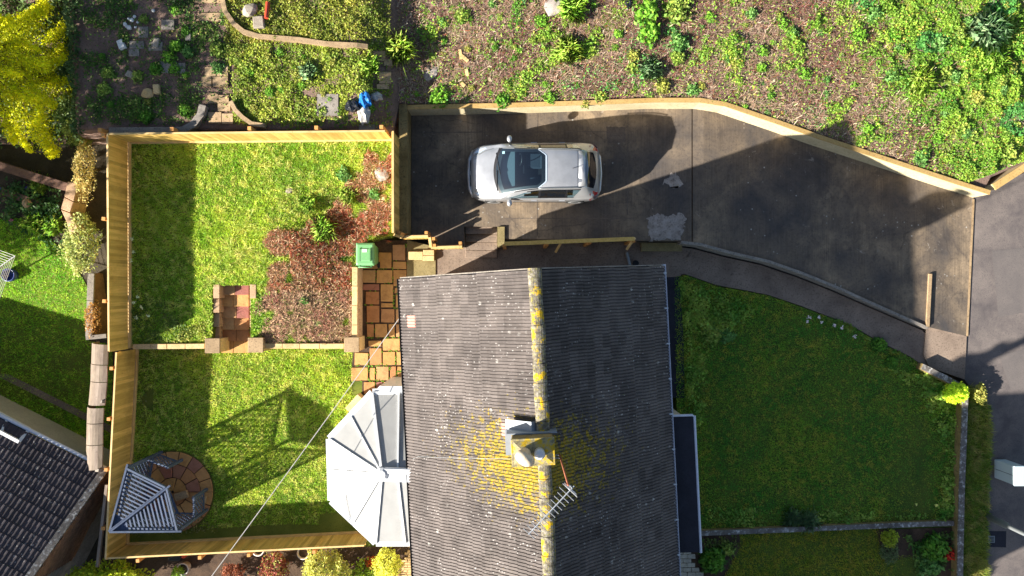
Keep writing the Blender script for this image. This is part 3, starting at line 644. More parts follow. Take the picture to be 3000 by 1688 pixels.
# low stone blocks at the foot of the fence by the patio
for (u0, v0, u1, v1, t) in ((1197,737,1239,761,'left'),(1240,732,1272,748,'upper right'),(1238,749,1272,764,'lower right')):
    a = W(u0, v1, .14); c = W(u1, v0, .14); cc_ = (a+c)/2
    o = MB().box(a.x-cc_.x, c.x-cc_.x, a.y-cc_.y, c.y-cc_.y, 0, .12).build('stone_block', M['coping'], bevel=0.012, loc=(cc_.x, cc_.y, .02))
    tag(o, f'tan stone block by the patio, {t} one of a group of three', 'block', 'stone blocks by the patio')
# front garden walls
fw = PX([(2706,1066),(2770,1098),(2838,1134)], flat(0.0))
wall_along('garden_wall', [tuple(p) for p in fw], flat(-0.6), flat(-0.02), -0.2, M['mosswall'], 'short diagonal lichened wall at the top corner of the front garden', 'wall', matcap=M['lichenwall'], capw=0.01, caph=0.05)
fw = PX([(2838,1140),(2834,1266),(2827,1441),(2822,1688),(2815,2300)], flat(0.0))
wall_along('garden_wall', [tuple(p) for p in fw], flat(-0.6), flat(-0.04), -0.2, M['mosswall'], 'long lichened wall between the front lawn and the roadside verge', 'wall', matcap=M['lichenwall'], capw=0.01, caph=0.05)
fw = PX([(2052,1552),(2806,1532)], flat(0.05))
wall_along('garden_wall', [tuple(p) for p in fw], flat(-0.6), lambda x, y: zfront(x)+0.16, -0.17, M['mosswall'], 'narrow white spotted wall dividing the two front gardens', 'wall', matcap=M['lichenwall'], capw=0.008, caph=0.04)
# terrace walls in the hillside garden
def ribbon_wall(pts, h, th, label, mat=M['path_slab'], name='terrace_wall'):
    P = [WF(u, v, zb) for u, v in pts]; P2 = [(p.x, p.y) for p in P]
    wall_along(name, P2, lambda x, y: zb(x, y)-0.4, lambda x, y: zb(x, y)+h, th, mat, label, 'wall', step=0.3)
ribbon_wall([(648,-10),(658,40),(684,78),(715,104),(760,118),(880,128),(960,140),(1080,148)], .16, .13, 'curving rendered edging wall of the upper terrace')
ribbon_wall([(676,304),(690,330),(712,352),(740,372),(780,378)], .18, .12, 'short curved wall edging the bright ground cover beside the path slabs')
ribbon_wall([(592,310),(586,336),(566,362),(540,376),(330,378)], .2, .2, 'grey terrace wall behind the top fence under the shaded bed', M['greystone'])
# left neighbour's walls
def nwall(pts, z1, th, label, mat, z0=-0.1):
    P = PX(pts, flat(z1)); wall_along('garden_wall', [tuple(p) for p in P], flat(z0), flat(z1), th, mat, label, 'wall', step=3)
nwall([(-300,398),(0,500),(198,562)], .62, .26, 'long brown coped wall below the paved yard', M['brownwall'])
r = empty('wall_pier', W(215, 590, 0), 'pinkish sandstone wall end with chipped top beside the variegated shrub', 'wall'); L = r.location
for (q, z1) in (([(198,532),(229,536),(216,590),(188,576)], .85), ([(188,578),(216,592),(205,622),(178,612)], .84), ([(178,614),(205,624),(229,672),(205,690),(195,650)], .8)):
    P = PX(q, flat(z1)); MB().prism([(p.x-L.x, p.y-L.y) for p in P], -0.2, z1).build('stone_course', M['pierstone'], r, bevel=0.015)
nwall([(0,570),(60,590),(110,612)], .35, .22, 'low brown edging wall in the shaded flower bed', M['brownwall'])
coping_wall('coping_wall', W(267,800,.1), W(260,985,.1), -1.0, 0.1, 'grey coped wall beside the sunlit patch of the next garden', 0.9, 0.22, M['greystone'], M['brownwall'])
coping_wall('coping_wall', W(250,990,.1), W(312,984,.1), -1.2, 0.1, 'short greenish end wall below the grey coped wall', 0.6, 0.14, M['greystone'], M['brownwall'])
# ------------------------------------------------------------------ the bungalow
HA = math.radians(2.8); HO = Vector((0.55, 0.46, 0)); ZE, ZR, HS = 2.9, 6.0, 3.70
house = empty('house', HO, 'semi-detached bungalow with grey ribbed tile roof and yellow lichen', 'house', None, HA)
HM = Matrix.Translation(HO) @ Matrix.Rotation(HA, 4, 'Z')
LEN = 19.0; PITCH = math.atan2(ZR-ZE, HS); SL = math.hypot(ZR-ZE, HS)
def hl(p): return HM.inverted() @ Vector(p)
w = MB(); w.prism([(-3.3, -0.12), (3.3, -0.12), (3.3, -LEN), (-3.3, -LEN)], -0.8, 2.85); w.build('wall', M['render'], house)
gm = MB(); gm.add([(-3.3, -.12, 2.852), (3.3, -.12, 2.852), (0, -.12, ZR-.36), (-3.3, -.4, 2.852), (3.3, -.4, 2.852), (0, -.4, ZR-.36)], [(0, 1, 2)[::-1], (3, 4, 5), (0, 2, 5, 3)[::-1], (1, 4, 5, 2)[::-1]])
gm.build('gable_wall', M['render'], house)
und = MB()
for s in (-1, 1):
    und.add([(0, 0, ZR-.06), (s*HS, 0, ZE-.06), (s*HS, -LEN, ZE-.06), (0, -LEN, ZR-.06), (0, 0, ZR-.14), (s*HS, 0, ZE-.14), (s*HS, -LEN, ZE-.14), (0, -LEN, ZR-.14)],
            [(0, 1, 2, 3), (4, 5, 6, 7)[::-1], (0, 4, 5, 1), (1, 5, 6, 2), (2, 6, 7, 3)])
und.build('roof_deck', M['felt'], house)
roof = bpy.data.objects.new('roof', None); link(roof, house)
TW, TG = 0.344, 0.302; NC = 16
def tile_geo(b, org=(0, 0, 0), M4=None):
    """a four-ribbed interlocking tile: x along the ridge (down the roof's length), y down the slope"""
    prof = []
    for k in range(4):
        x = k*TW/4; prof += [(x+.001, -.004), (x+.012, .022), (x+.060, .026), (x+.066, -.004)]
    prof += [(TW, 0.0)]
    y0, y1 = -0.03, TG+0.012; n = len(prof); vs_ = []
    for (x, z) in prof: vs_.append((x, y0, z-0.006))
    for (x, z) in prof: vs_.append((x, y1, z+0.020))
    for (x, z) in prof: vs_.append((x, y1, -0.012))
    fs = []
    for i in range(n-1): fs += [(i, n+i, n+i+1, i+1)]
    for i in range(n-1): fs += [(n+i, 2*n+i, 2*n+i+1, n+i+1)]
    vs_.append((TW, y0, -0.02)); fs.append((n-1, 2*n-1, 3*n-1, 3*n)); 
    if M4 is not None: vs_ = [tuple(M4 @ Vector(v)) for v in vs_]
    b.add(vs_, fs)
tb = MB(); tile_geo(tb); TILE = tb.mesh('roof_tile', M['tile'])
def slopeM(side, c, r, off):
    # local frame: tile x -> along house -y ; tile y -> down the slope
    d = 0.06 + c*TG; y = -(r*TW) + off
    ex = Vector((0, -1, 0)); ey = Vector((side*math.cos(PITCH), 0, -math.sin(PITCH))); ez = ex.cross(ey) if side < 0 else ey.cross(ex)
    if ez.z < 0: ez = -ez
    o = Vector((0, 0, ZR-.03)) + ey*d + Vector((0, y, 0)); m = Matrix((ex, ey, ez)).transposed().to_4x4(); m.translation = o
    return m
NR = int(LEN/TW); cand = []
rnd = random.Random(5)
for side in (-1, 1):
    for c in range(NC):
        off = rnd.uniform(-.012, .012)-0.02
        for r in range(NR):
            m = slopeM(side, c, r, off); p = HM @ m.translation; k = F/(H-p.z)
            px, py = CU+p.x*k, CV-p.y*k
            vis = py < 1690
            cand.append((0 if vis else 1, (H-p.z), side, m, r, c))
visible = [t for t in cand if t[0] == 0]; visible.sort(key=lambda t: t[1]); keep = set(id(t) for t in visible[:300])
for t in visible[:300]:
    o = bpy.data.objects.new('roof_tile', TILE); link(o, roof)
    m = t[3].copy(); 
    if t[2] > 0: m = m
    o.matrix_local = m @ Matrix.Rotation(rnd.uniform(-.004, .004), 4, 'X')
RED_L = (0, 26)
for side in (-1, 1):
    b = MB()
    for t in cand:
        if t[2] == side and id(t) not in keep: tile_geo(b, M4=t[3] @ Matrix.Translation((0, 0, rnd.uniform(0, .004))))
    o = b.build('roof_tile_field', M['tile'], roof); o['kind'] = 'stuff'
# a few replaced reddish tiles
M['redtile'] = mottled('pink_tile', (196, 134, 120), (206, 148, 134), (160, 110, 100), 6, 30, 0.85, 0.3)
for (u, v) in ((1210, 925), (1480, 1262)):
    best = min((t for t in visible if t[2] < 0), key=lambda t: (Vector(((HM @ (t[3] @ Vector((TW/2, TG/2, 0)))).to_2d())) - W(u, v, 3.0 if u < 1300 else 5.6).to_2d()).length)
    b = MB(); tile_geo(b, M4=best[3] @ Matrix.Translation((0, 0, .012))); b.build('replaced_tile', M['redtile'], roof)['label'] = 'pinkish replaced roof tile'
# ridge tiles
prof = [(0.158*math.cos(t)*1.05, 0.115*math.sin(t)) for t in np.linspace(-.25, math.pi+.25, 11)]
y = 0.02; i = 0
while y > -LEN:
    l = 0.46; b = MB(); n = len(prof); sc = 1+rnd.uniform(-.03, .05)
    for (yy, s) in ((0, 1.04*sc), (-.05, 1.04*sc), (-.06, 1.0*sc), (-l+.012, .97*sc)):
        for (x, z) in prof: b.v.append((x*s, yy, z*s))
    for k in range(3):
        for q in range(n-1): b.f.append((k*n+q, k*n+q+1, (k+1)*n+q+1, (k+1)*n+q)[::-1])
    b.f.append(tuple(range(n))); b.f.append(tuple(range(3*n, 4*n))[::-1])
    o = b.build('ridge_tile', M['ridge'], roof, smooth=False, loc=(rnd.uniform(-.01, .01), y, ZR-.005)); o.rotation_euler = (0, rnd.uniform(-.03, .03), rnd.uniform(-.015, .015)); y -= l
# gutters
def gutter(x, y0, y1, z, r, mat, name='gutter'):
    b = MB(); ts = np.linspace(math.pi, 2*math.pi, 8); n = 8
    for yy in (y0, y1):
        for t in ts: b.v.append((x+r*math.cos(t), yy, z+r*math.sin(t)))
        for t in ts: b.v.append((x+(r-.012)*math.cos(t), yy, z+(r-.012)*math.sin(t)))
    for k in range(n-1):
        b.f.append((k, k+1, 16+k+1, 16+k)); b.f.append((8+k, 8+k+1, 24+k+1, 24+k)[::-1])
    b.f += [(0, 8, 24, 16)[::-1], (7, 15, 31, 23)]
    o = b.build(name, mat, house); return o
gutter(-HS-.06, -.01, -LEN, ZE-.02, .065, M['black']); gutter(HS+.055, .03, -LEN, ZE-.02, .062, M['whiteg'])
for k in range(10): MB().box(HS-.005, HS+.125, -.2-k*1.0, -.24-k*1.0, ZE-.05, ZE-.012).build('gutter_bracket', M['white'], house)
MB().box(HS-.02, HS+.002, -.02, -LEN, ZE-.16, ZE-.07).build('fascia', M['white'], house); MB().box(-HS-.002, -HS+.02, -.02, -LEN, ZE-.16, ZE-.07).build('fascia', M['black'], house)
for s in (-1, 1):
    b = MB(); b.beam((0, .012, ZR-.10), (s*HS, .012, ZE-.10), .03, .12); b.build('bargeboard', M['greystone'], house)
# brackets, drain
c = hl(W(1862, 772, 0)); dr = MB(); dr.lathe([(.10, 0), (.10, .05), (.07, .06), (.07, .03)], 14, (c.x, c.y, .0)); dr.build('gully', M['blackiron'], house)
b = MB(); c1 = hl(W(1836, 740, .05)); c2 = hl(W(1845, 778, .05)); b.tube([c1, c2], .05, 8); b.build('drain_pipe', M['galv'], house)
# chimney stacks (the second stands further down the roof, out of the picture)
def chimney(yc, w2=.50, d2=.32, zt=6.78, pots=True):
    ch = bpy.data.objects.new('chimney', None); link(ch, house); ch.location = (0, yc, ZR)
    MB().box(-w2+.03, w2-.03, -d2+.03, d2-.03, -1.0, zt-ZR-.09).build('stack', M['mosswall'], ch)
    b = MB(); b.box(-w2, w2, -d2, d2, zt-ZR-.09, zt-ZR-.01); b.build('stack_cap', M['flaunch'], ch, bevel=.01)
    b = MB(); b.add([(-w2+.05, -d2+.05, zt-ZR-.008), (w2-.05, -d2+.05, zt-ZR-.008), (w2-.05, d2-.05, zt-ZR-.008), (-w2+.05, d2-.05, zt-ZR-.008), (-.3, -.12, zt-ZR+.06), (.3, -.12, zt-ZR+.06), (.3, .12, zt-ZR+.06), (-.3, .12, zt-ZR+.06)],
                   [(0, 1, 5, 4), (1, 2, 6, 5), (2, 3, 7, 6), (3, 0, 4, 7), (4, 5, 6, 7)]); b.build('flaunching', M['flaunch'], ch)
    # lead saddle and aprons
    for s in (-1, 1):
        b = MB(); e = Vector((s*math.cos(PITCH), 0, -math.sin(PITCH)))
        o0 = Vector((0, d2+.0, .075)); 
        b.add([o0, o0+e*(w2/math.cos(PITCH)+.16), o0+e*(w2/math.cos(PITCH)+.16)+Vector((0, .24, 0)), o0+Vector((0, .24, 0))], [(0, 1, 2, 3)] if s > 0 else [(3, 2, 1, 0)])
        b.build('flashing', M['lead'], ch)
        b = MB(); b.beam(Vector((s*(w2+.07), d2, .05))+e*w2*.0-Vector((0, 0, (w2+.07)*math.tan(PITCH))), Vector((s*(w2+.07), -d2, .05-(w2+.07)*math.tan(PITCH))), .16, .02); b.build('flashing', M['lead'], ch)
    b = MB(); b.box(-w2-.1, w2+.1, d2-.02, d2+.012, -.35, .22); b.build('back_gutter', M['lead'], ch)
    if pots:
        p = MB(); p.lathe([(.155, 0), (.15, .1), (.13, .36), (.145, .40), (.145, .44), (.11, .44), (.10, .1)], 18); o = p.build('chimney_pot', M['terracotta'], ch, True, loc=(-.2, -.02, zt-ZR+.02)); o.rotation_euler = (0, -.05, 0)
        h = MB(); h.tube([(-.14, 0, .40), (-.05, 0, .50), (.05, 0, .50), (.14, 0, .40)], [.13, .15, .15, .13], 10); o2 = h.build('hooded_cowl', M['terracotta'], ch, True, loc=(-.2, -.02, zt-ZR+.02)); o2.rotation_euler = (0, 0, -.6)
        p = MB(); p.lathe([(.12, 0), (.115, .2), (.125, .22), (.06, .25), (.0, .26)], 18); o = p.build('flue_cap', M['white'], ch, True, loc=(.14, .0, zt-ZR+.03))
    return ch
yc = hl(W(1562, 1325, 6.78)).y
CH = chimney(yc); chx = hl(W(1562, 1325, 6.78)).x; CH.location.x = chx
y2 = hl((0.95, -9.3, 0)).y
C2 = chimney(y2, .42, .32, 6.9, True); 
pz = MB(); pz.lathe([(.15, 0), (.12, .7), (.15, .75), (.15, .8)], 14); pz.build('chimney_pot', M['terracotta'], C2, True, loc=(.1, 0, .95))
# unseen flat-topped block on the other half, added to cast shade over the road
MB().box(-.2, 3.35, hl((0, -10.0, 0)).y-4.6, hl((0, -10.0, 0)).y, 3.0, 6.15).build('shadow_dormer', M['render'], house)
MB().box(-.3, 3.5, hl((0, -10.0, 0)).y-4.7, hl((0, -10.0, 0)).y+.1, 6.16, 6.3).build('shadow_dormer_roof', M['felt'], house)
# bay with flat roof on the front
A = hl(W(1985, 1222, 2.55)); B = hl(W(2031, 1222, 2.55)); C = hl(W(2050, 1618, 2.55)); D = hl(W(1998, 1618, 2.55))
MB().prism([(3.3, A.y-.1), (B.x-.12, B.y-.1), (C.x-.12, C.y+.1), (3.3, D.y+.1)], -.6, 2.4).build('bay_wall', M['render'], house)
MB().prism([(3.28, A.y), (B.x, B.y), (C.x, C.y), (3.28, D.y)], 2.42, 2.55).build('bay_roof', M['felt'], house)
g = MB(); g.tube([(B.x+.04, B.y+.03, 2.5), (C.x+.04, C.y-.03, 2.5)], .045, 8); g.build('bay_gutter', M['whiteg'], house)
g = MB(); g.tube([(3.45, A.y+.10, 2.62), (3.62, A.y+.05, 2.55), (B.x-.02, B.y+.05, 2.52), (B.x+.05, B.y-.02, 2.50), (B.x+.05, B.y-.5, 2.48)], .035, 8); g.build('downpipe', M['whiteg'], house)
for k in range(3):
    yy = lerp(A.y-.3, D.y+.3, (k+.5)/3); MB().box(B.x-.13, B.x-.09, yy-.45, yy+.45, .9, 2.1).build('window', M['glass'], house)
MB().box(-1.2, -.2, -.125, -.09, 0, 2.0).build('side_door', M['white'], house)
# thin lead lines/wires on the roof
b = MB(); b.tube([HM.inverted() @ W(1210, 1345, 3.0), HM.inverted() @ W(1225, 1338, 3.15), HM.inverted() @ W(1330, 1342, 4.2), HM.inverted() @ W(1495, 1345, 5.7)], .005, 5); b.build('roof_cable', M['galv'], house)
# TV aerial on the stack
ap = W(1643, 1345, 6.6); tp = W(1668, 1425, 8.75)
ae = empty('tv_aerial', ap, 'rusty pole with a grey comb-like television aerial beside the chimney', 'aerial')
tp = Vector((ap.x, ap.y, 8.8))
def rel(p): return Vector(p)-ap
b = MB(); b.tube([rel(ap)-Vector((0, 0, .5)), rel(tp)], .022, 8); b.build('mast', M['rust'], ae, True)
b = MB(); b.beam(rel(ap)-Vector((.12, 0, .1)), rel(ap)+Vector((.02, 0, -.1)), .03, .04); b.beam(rel(ap)-Vector((.12, 0, .4)), rel(ap)+Vector((.02, 0, -.4)), .03, .04); b.build('bracket', M['galv'], ae)
q0 = W(1682, 1424, 8.75); q1 = W(1548, 1566, 8.75); d = (q1-q0).normalized(); sd = Vector((-d.y, d.x, 0))
b = MB(); b.tube([rel(q0), rel(q1)], .013, 6); b.build('boom', M['alu'], ae)
Lb = (q1-q0).length
for k in range(13):
    s = .12 + k*(Lb-.14)/12; p = rel(q0+d*s); hw = .155 if k > 1 else .20
    b = MB(); b.tube([p-sd*hw, p+sd*hw], .009, 5); b.build('element', M['alu'], ae)
for zz in (-.10, -.04, .04, .10):
    b = MB(); p = rel(q0+d*.10)+Vector((0, 0, zz)); b.tube([p-sd*.16, p+sd*.16], .008, 5); b.build('reflector_rod', M['alu'], ae)
b = MB(); b.tube([rel(tp)-Vector((0, 0, .08)), rel(q0)+d*.05], .018, 6); b.build('clamp', M['galv'], ae)
# telephone wire from the eave to a pole out of the picture
wa = W(1190, 905, 2.75); we = W(390, 2000, 4.6)
pts = [wa.lerp(we, t)-Vector((0, 0, .25*4*t*(1-t))) for t in np.linspace(0, 1, 14)]
b = MB(); b.tube([p-wa for p in pts], .011, 6); o = b.build('telephone_wire', M['cable'], loc=wa); tag(o, 'thin pale wire stretched from the eave across the lower lawn', 'wire')
# ------------------------------------------------------------------ conservatory
co = empty('conservatory', W(1100, 1370, 0), 'white conservatory with a faceted opal panel roof against the bungalow', 'conservatory'); L = co.location
ZC, ZT = 2.12, 2.80
ring = [(1215,1149),(1091,1152),(966,1287),(971,1467),(1101,1590),(1222,1590)]
R3 = [W(u, v, ZC)-L for u, v in ring]; boss = W(1119, 1388, ZT)-L; rend = W(1230, 1392, ZT)-L
def ptri(a, b, c, d=None, name='roof_panel'):
    m_ = MB(); P = [a, b, c] + ([d] if d is not None else []); n = (b-a).cross(c-a).normalized()
    if n.z < 0: n = -n
    cen = sum(P, Vector())/len(P); Q = [p.lerp(cen, .02)+n*.012 for p in P]; Qb = [q-n*.02 for q in Q]; k = len(P)
    m_.add(Q+Qb, [tuple(range(k)), tuple(range(k, 2*k))[::-1]]+[(i, (i+1) % k, k+(i+1) % k, k+i) for i in range(k)])
    return m_.build(name, M['panel'], co)
bars = []
def mid(a, b, t=.5): return a.lerp(b, t)
nr = mid(boss, rend, .42)
e01 = mid(R3[1], R3[0], .63); e45 = mid(R3[4], R3[5], .72)
ptri(R3[1], e01, nr, boss); ptri(e01, R3[0], rend, nr)
ptri(R3[4], e45, nr, boss); ptri(e45, R3[5], rend, nr)
for i in range(1, 4):
    m1 = mid(R3[i], R3[i+1]); ptri(R3[i], m1, boss); ptri(m1, R3[i+1], boss); bars += [(m1, boss, .045)]
bars += [(R3[i], boss, .075) for i in range(1, 5)] + [(e01, nr, .05), (e45, nr, .05)]
for (a, b_, wd) in bars:
    m_ = MB(); m_.beam(a+Vector((0, 0, .03)), b_+Vector((0, 0, .03)), wd, .05); m_.build('glazing_bar', M['white'], co)
for i in range(5):
    m_ = MB(); m_.beam(R3[i]+Vector((0, 0, -.02)), R3[i+1]+Vector((0, 0, -.02)), .09, .10); m_.build('eaves_beam', M['white'], co)
    n = (R3[i+1]-R3[i]).normalized(); n = Vector((n.y, -n.x, 0)); n = n if n.dot(R3[i]-boss) > 0 else -n
    m_ = MB(); m_.beam(R3[i]+n*.085+Vector((0, 0, -.06)), R3[i+1]+n*.085+Vector((0, 0, -.06)), .075, .07); m_.build('gutter', M['white'], co)
    ins = -n*.06; a, b_ = R3[i]+ins, R3[i+1]+ins
    for (z0, z1, nm, mt, th) in ((.0, .6, 'dwarf_wall', M['coping'], .18), (.6, .66, 'sill', M['white'], .22), (.66, 2.0, 'window', M['glass'], .03)):
        m_ = MB(); m_.prism([(a+n*th/2).to_2d(), (b_+n*th/2).to_2d(), (b_-n*th/2).to_2d(), (a-n*th/2).to_2d()], z0-.1, z1-.003); m_.build(nm, mt, co)
    for t in (0.01, .5, .99):
        p = a.lerp(b_, t); m_ = MB(); m_.beam((p.x, p.y, .66), (p.x, p.y, 2.04), .07, .07); m_.build('mullion', M['white'], co)
m_ = MB(); m_.beam(boss+Vector((-.02, 0, .05)), rend+Vector((0, 0, .05)), .40, .05); m_.build('ridge_capping', M['white'], co)
m_ = MB(); m_.beam(boss+Vector((.0, .1, .085)), rend+Vector((0, .1, .085)), .14, .03); m_.build('ridge_capping', M['white'], co)
m_ = MB(); m_.lathe([(.20, 0), (.20, .09), (.12, .13), (0, .14)], 10, boss); m_.build('boss', M['white'], co)
o = MB().box(-.45, .45, -.09, .09, 0, 2.25).build('door_canopy', M['white'], co, loc=(W(1158,1140,2.2)-L).to_2d().to_3d())
a = W(1041, 1186, .4); st_ = MB().box(-.3, .3, -.17, .17, 0, .4).build('stone_block', M['coping'], bevel=.015, loc=(a.x, a.y, 0)); st_.rotation_euler = (0, 0, math.radians(48)); tag(st_, 'tan stone block beside the conservatory eaves', 'block')
# ------------------------------------------------------------------ fences
def fence(name, a, b, h, zf, label, face, posts=(), post_side=-1, board=0.098, gravel=True, end_z=None, cap=True):
    """close-boarded fence on the line a-b (2d); face = +1 when boards face the left of a->b"""
    a = Vector((a[0], a[1])); b = Vector((b[0], b[1])); d = b-a; Ln = d.length; ang = math.atan2(d.y, d.x); za = zf(a.x, a.y)
    root = empty(name, (a.x, a.y, za), label, 'fence', None, ang); dirn = d.normalized()
    zl = lambda s: zf(a.x+dirn.x*s, a.y+dirn.y*s)-za
    n = int(Ln/board); bw = Ln/n; hb = h-(0.15 if gravel else 0)
    bd = MB(); t = face
    bd.add([(0, 0, 0), (bw*1.18, t*.010, 0), (bw*1.18, t*.004, 0), (0, -t*.002, 0), (0, t*.006, hb), (bw*1.18, t*.017, hb), (bw*1.18, t*.006, hb), (0, -t*.002, hb)],
           [(0, 1, 2, 3), (7, 6, 5, 4), (4, 5, 1, 0), (5, 6, 2, 1), (6, 7, 3, 2), (7, 4, 0, 3)])
    me = bd.mesh('fence_board', M['timber']); bm = bmesh.new(); bm.from_mesh(me); bmesh.ops.recalc_face_normals(bm, faces=bm.faces[:]); bm.to_mesh(me); bm.free()
    for i in range(n):
        s = i*bw; o = inst(me, 'fence_board', root, (s, t*rnd.uniform(0, .006), zl(s)+(.15 if gravel else 0)), (rnd.uniform(-.006, .006), 0, rnd.uniform(-.01, .02)*t), (1, 1, 1+rnd.uniform(-.006, .006)))
    def lng(z0, z1, y0, y1, nm, mat, seg=2.4):
        k = max(1, int(round(Ln/seg)))
        for i in range(k):
            s0, s1 = i*Ln/k+.003, (i+1)*Ln/k-.003; q = MB()
            q.add([(s0, y0, z0+zl(s0)), (s1, y0, z0+zl(s1)), (s1, y1, z0+zl(s1)), (s0, y1, z0+zl(s0)), (s0, y0, z1+zl(s0)), (s1, y0, z1+zl(s1)), (s1, y1, z1+zl(s1)), (s0, y1, z1+zl(s0))],
                  [(3, 2, 1, 0), (4, 5, 6, 7), (0, 1, 5, 4), (1, 2, 6, 5), (2, 3, 7, 6), (3, 0, 4, 7)]); q.build(nm, mat, root)
    if gravel: lng(-.05, .15, t*.0, t*.05, 'gravel_board', M['timber_cap'])
    if cap: lng(h+.002, h+.022, -t*.028, t*.024, 'capping_rail', M['timber_cap'])
    for z in (.3, .95): 
        if z < h: lng(z, z+.08, -t*.06, -t*.006, 'rail', M['timber'])
    for s in posts:
        q = MB(); q.box(s-.05, s+.05, -t*.165 if t > 0 else .065, -t*.065 if t > 0 else .165, -.3, h+.02+0.03); o = q.build('post', M['postend'], root); o.location.z = zl(s)
    return root
fz = zup
a = W(383, 418, 1.58); b = W(379, 1020, .68)
fence('boarded_fence', a.to_2d(), b.to_2d(), 1.20, zup, 'long golden boarded fence on the left side of the upper lawn', 1, (0.05, 2.4, 4.8))
a2 = W(404, 1022, 0); b2 = W(374, 1596, 0)
fence('boarded_fence', a2.to_2d(), b2.to_2d(), 1.25, flat(0.0), 'golden boarded fence on the left of the lower lawn behind the arbour', 1, (0.5, 2.05, 3.6, 5.4))
a3 = W(1149, 410, 1.6); b3 = W(381, 418, 1.6)
fence('boarded_fence', a3.to_2d(), b3.to_2d(), 1.22, flat(1.58), 'pale sunlit boarded fence along the top of the upper lawn', 1, (0.1, 1.95, 3.85, 6.05, 8.1))
a4 = W(1090, 1558, 0); b4 = W(372, 1594, 0)
fence('boarded_fence', b4.to_2d(), a4.to_2d(), 1.22, flat(0.0), 'golden boarded fence along the bottom of the lower lawn', 1, (1.0, 2.9, 4.4, 6.4))
a5 = W(1168.5, 400, 1.62); b5 = W(1169, 690, 1.62)
a5 = Vector((a5.x, W(1149, 409, 1.6).y+.02)); b5 = Vector((b5.x, W(1170, 690, 1.6).y))
fence('boarded_fence', a5, b5, 1.12, flat(1.56), 'narrow boarded fence on the wall between upper lawn and driveway', 1, (), gravel=False)
def picket(name, a, b, z0a, z0b, h, label, nb):
    a = Vector((a.x, a.y, 0)); b = Vector((b.x, b.y, 0)); d = (b-a); Ln = d.length; root = empty(name, (a.x, a.y, z0a), label, 'fence', None, math.atan2(d.y, d.x))
    zz = lambda s: (z0b-z0a)*s/Ln
    bd = MB().box(-.045, .045, -.01, .01, 0, h).mesh('fence_board', M['timber'])
    for i in range(nb): s = (i+.5)*Ln/nb; inst(bd, 'fence_board', root, (s, 0, zz(s)))
    for z in (h*.3, h*.85):
        q = MB(); q.beam((0, .045, z), (Ln, .045, z+zz(Ln)), .05, .07); q.build('rail', M['timber_cap'], root)
    q = MB(); q.beam((0, .0, h+.015), (Ln, .0, h+.015+zz(Ln)), .08, .025); q.build('capping_rail', M['timber_cap'], root)
    for s in (0.05, Ln-.05): q = MB(); q.box(s-.045, s+.045, .07, .16, -.4, h+.03); o = q.build('post', M['postend'], root); o.location.z = zz(s)
    return root
picket('stair_fence', W(1168, 693, 1.6), W(1190, 703, .9), 1.4, 1.1, 1.0, 'short diagonal end of the boarded fence by the patio', 3)
picket('stair_fence', W(1182, 700, .75), W(1262, 698, .75), .55, .55, .95, 'short timber guard fence above the mossy slab, nearer the patio', 8)
picket('stair_fence', W(1266, 700, .75), W(1268, 728, .75), .55, .4, .9, 'short return panel joining the two guard fences', 3)
picket('stair_fence', W(1270, 730, .5), W(1358, 727, .5), .3, .3, .9, 'short timber guard fence nearer the side steps', 8)
# post and rail guard along the drive
gr = empty('guard_rail', W(1480, 706, .75), 'long low timber rail with posts between the driveway and the side path', 'fence'); L = gr.location
g0 = W(1478, 716, .95)-L; g1 = W(1848, 702, .95)-L
for k, z in enumerate((.35, .75)):
    b = MB(); b.beam(g0+Vector((0, 0, z-.2)), g1+Vector((0, 0, z-.2)), .045, .10); b.build('rail', M['timber'], gr)
b = MB(); b.beam(g0+Vector((0, -.02, .62)), g1+Vector((0, -.02, .62)), .12, .03); b.build('capping_rail', M['timber'], gr)
for t in (.0, .33, .66, 1.0):
    p = g0.lerp(g1, t); MB().box(p.x-.05, p.x+.05, p.y-.12, p.y-.025, -.9, .72).build('post', M['postend'], gr)
for t in (.43, .99): 
    p = g0.lerp(g1, t); b = MB(); b.beam(p+Vector((-.1, -.30, .1)), p+Vector((.06, 0, .58)), .07, .07); b.build('brace', M['timber_cap'], gr)
# old weathered lap panels behind the new fence
of = empty('lap_fence', W(300, 1080, 0), 'old weathered grey slatted fence panels leaning behind the new fence', 'fence'); L = of.location
for i, (va, vb, ua, ub) in enumerate(((1000,1058,294,292),(1060,1108,291,290),(1110,1176,290,284),(1184,1228,281,279),(1230,1290,279,278),(1292,1362,278,277))):
    pa = W(ua, va, .15)-L; pb = W(ub, vb, .15)-L
    for k in range(8):
        t0, t1 = k/8, (k+1)/8+.02
        def cur(p, t): return Vector((p.x+.86*t, p.y*(1-.04*t), .15+1.15*(1-(1-t)**2)**.5*1.0-.12*t))
        q = MB(); A0, A1, B0, B1 = cur(pa, t0), cur(pa, min(1, t1)), cur(pb, t0), cur(pb, min(1, t1)); up = Vector((-.02, 0, .016))
        q.add([A0+up, A1, B1, B0+up, A0+up*2, A1+up, B1+up, B0+up*2], [(0, 1, 2, 3), (4, 7, 6, 5), (0, 4, 5, 1), (1, 5, 6, 2), (2, 6, 7, 3), (3, 7, 4, 0)]); q.build('slat', M['oldwood'], of)
for (u, v) in ((276, 1181), (266, 1376)):
    p = W(u, v, .55)-L; q = MB(); q.tube([p, p+Vector((.72, .16, .75))], .06, 4); q.build('post', M['greystone'], of)
b = MB(); b.beam(W(314, 1420, 1.2), W(286, 1660, 1.2), .08, .10); o = b.build('timber_rail', M['oldwood']); tag(o, 'weathered timber rail beside the brick gable wall', 'rail')
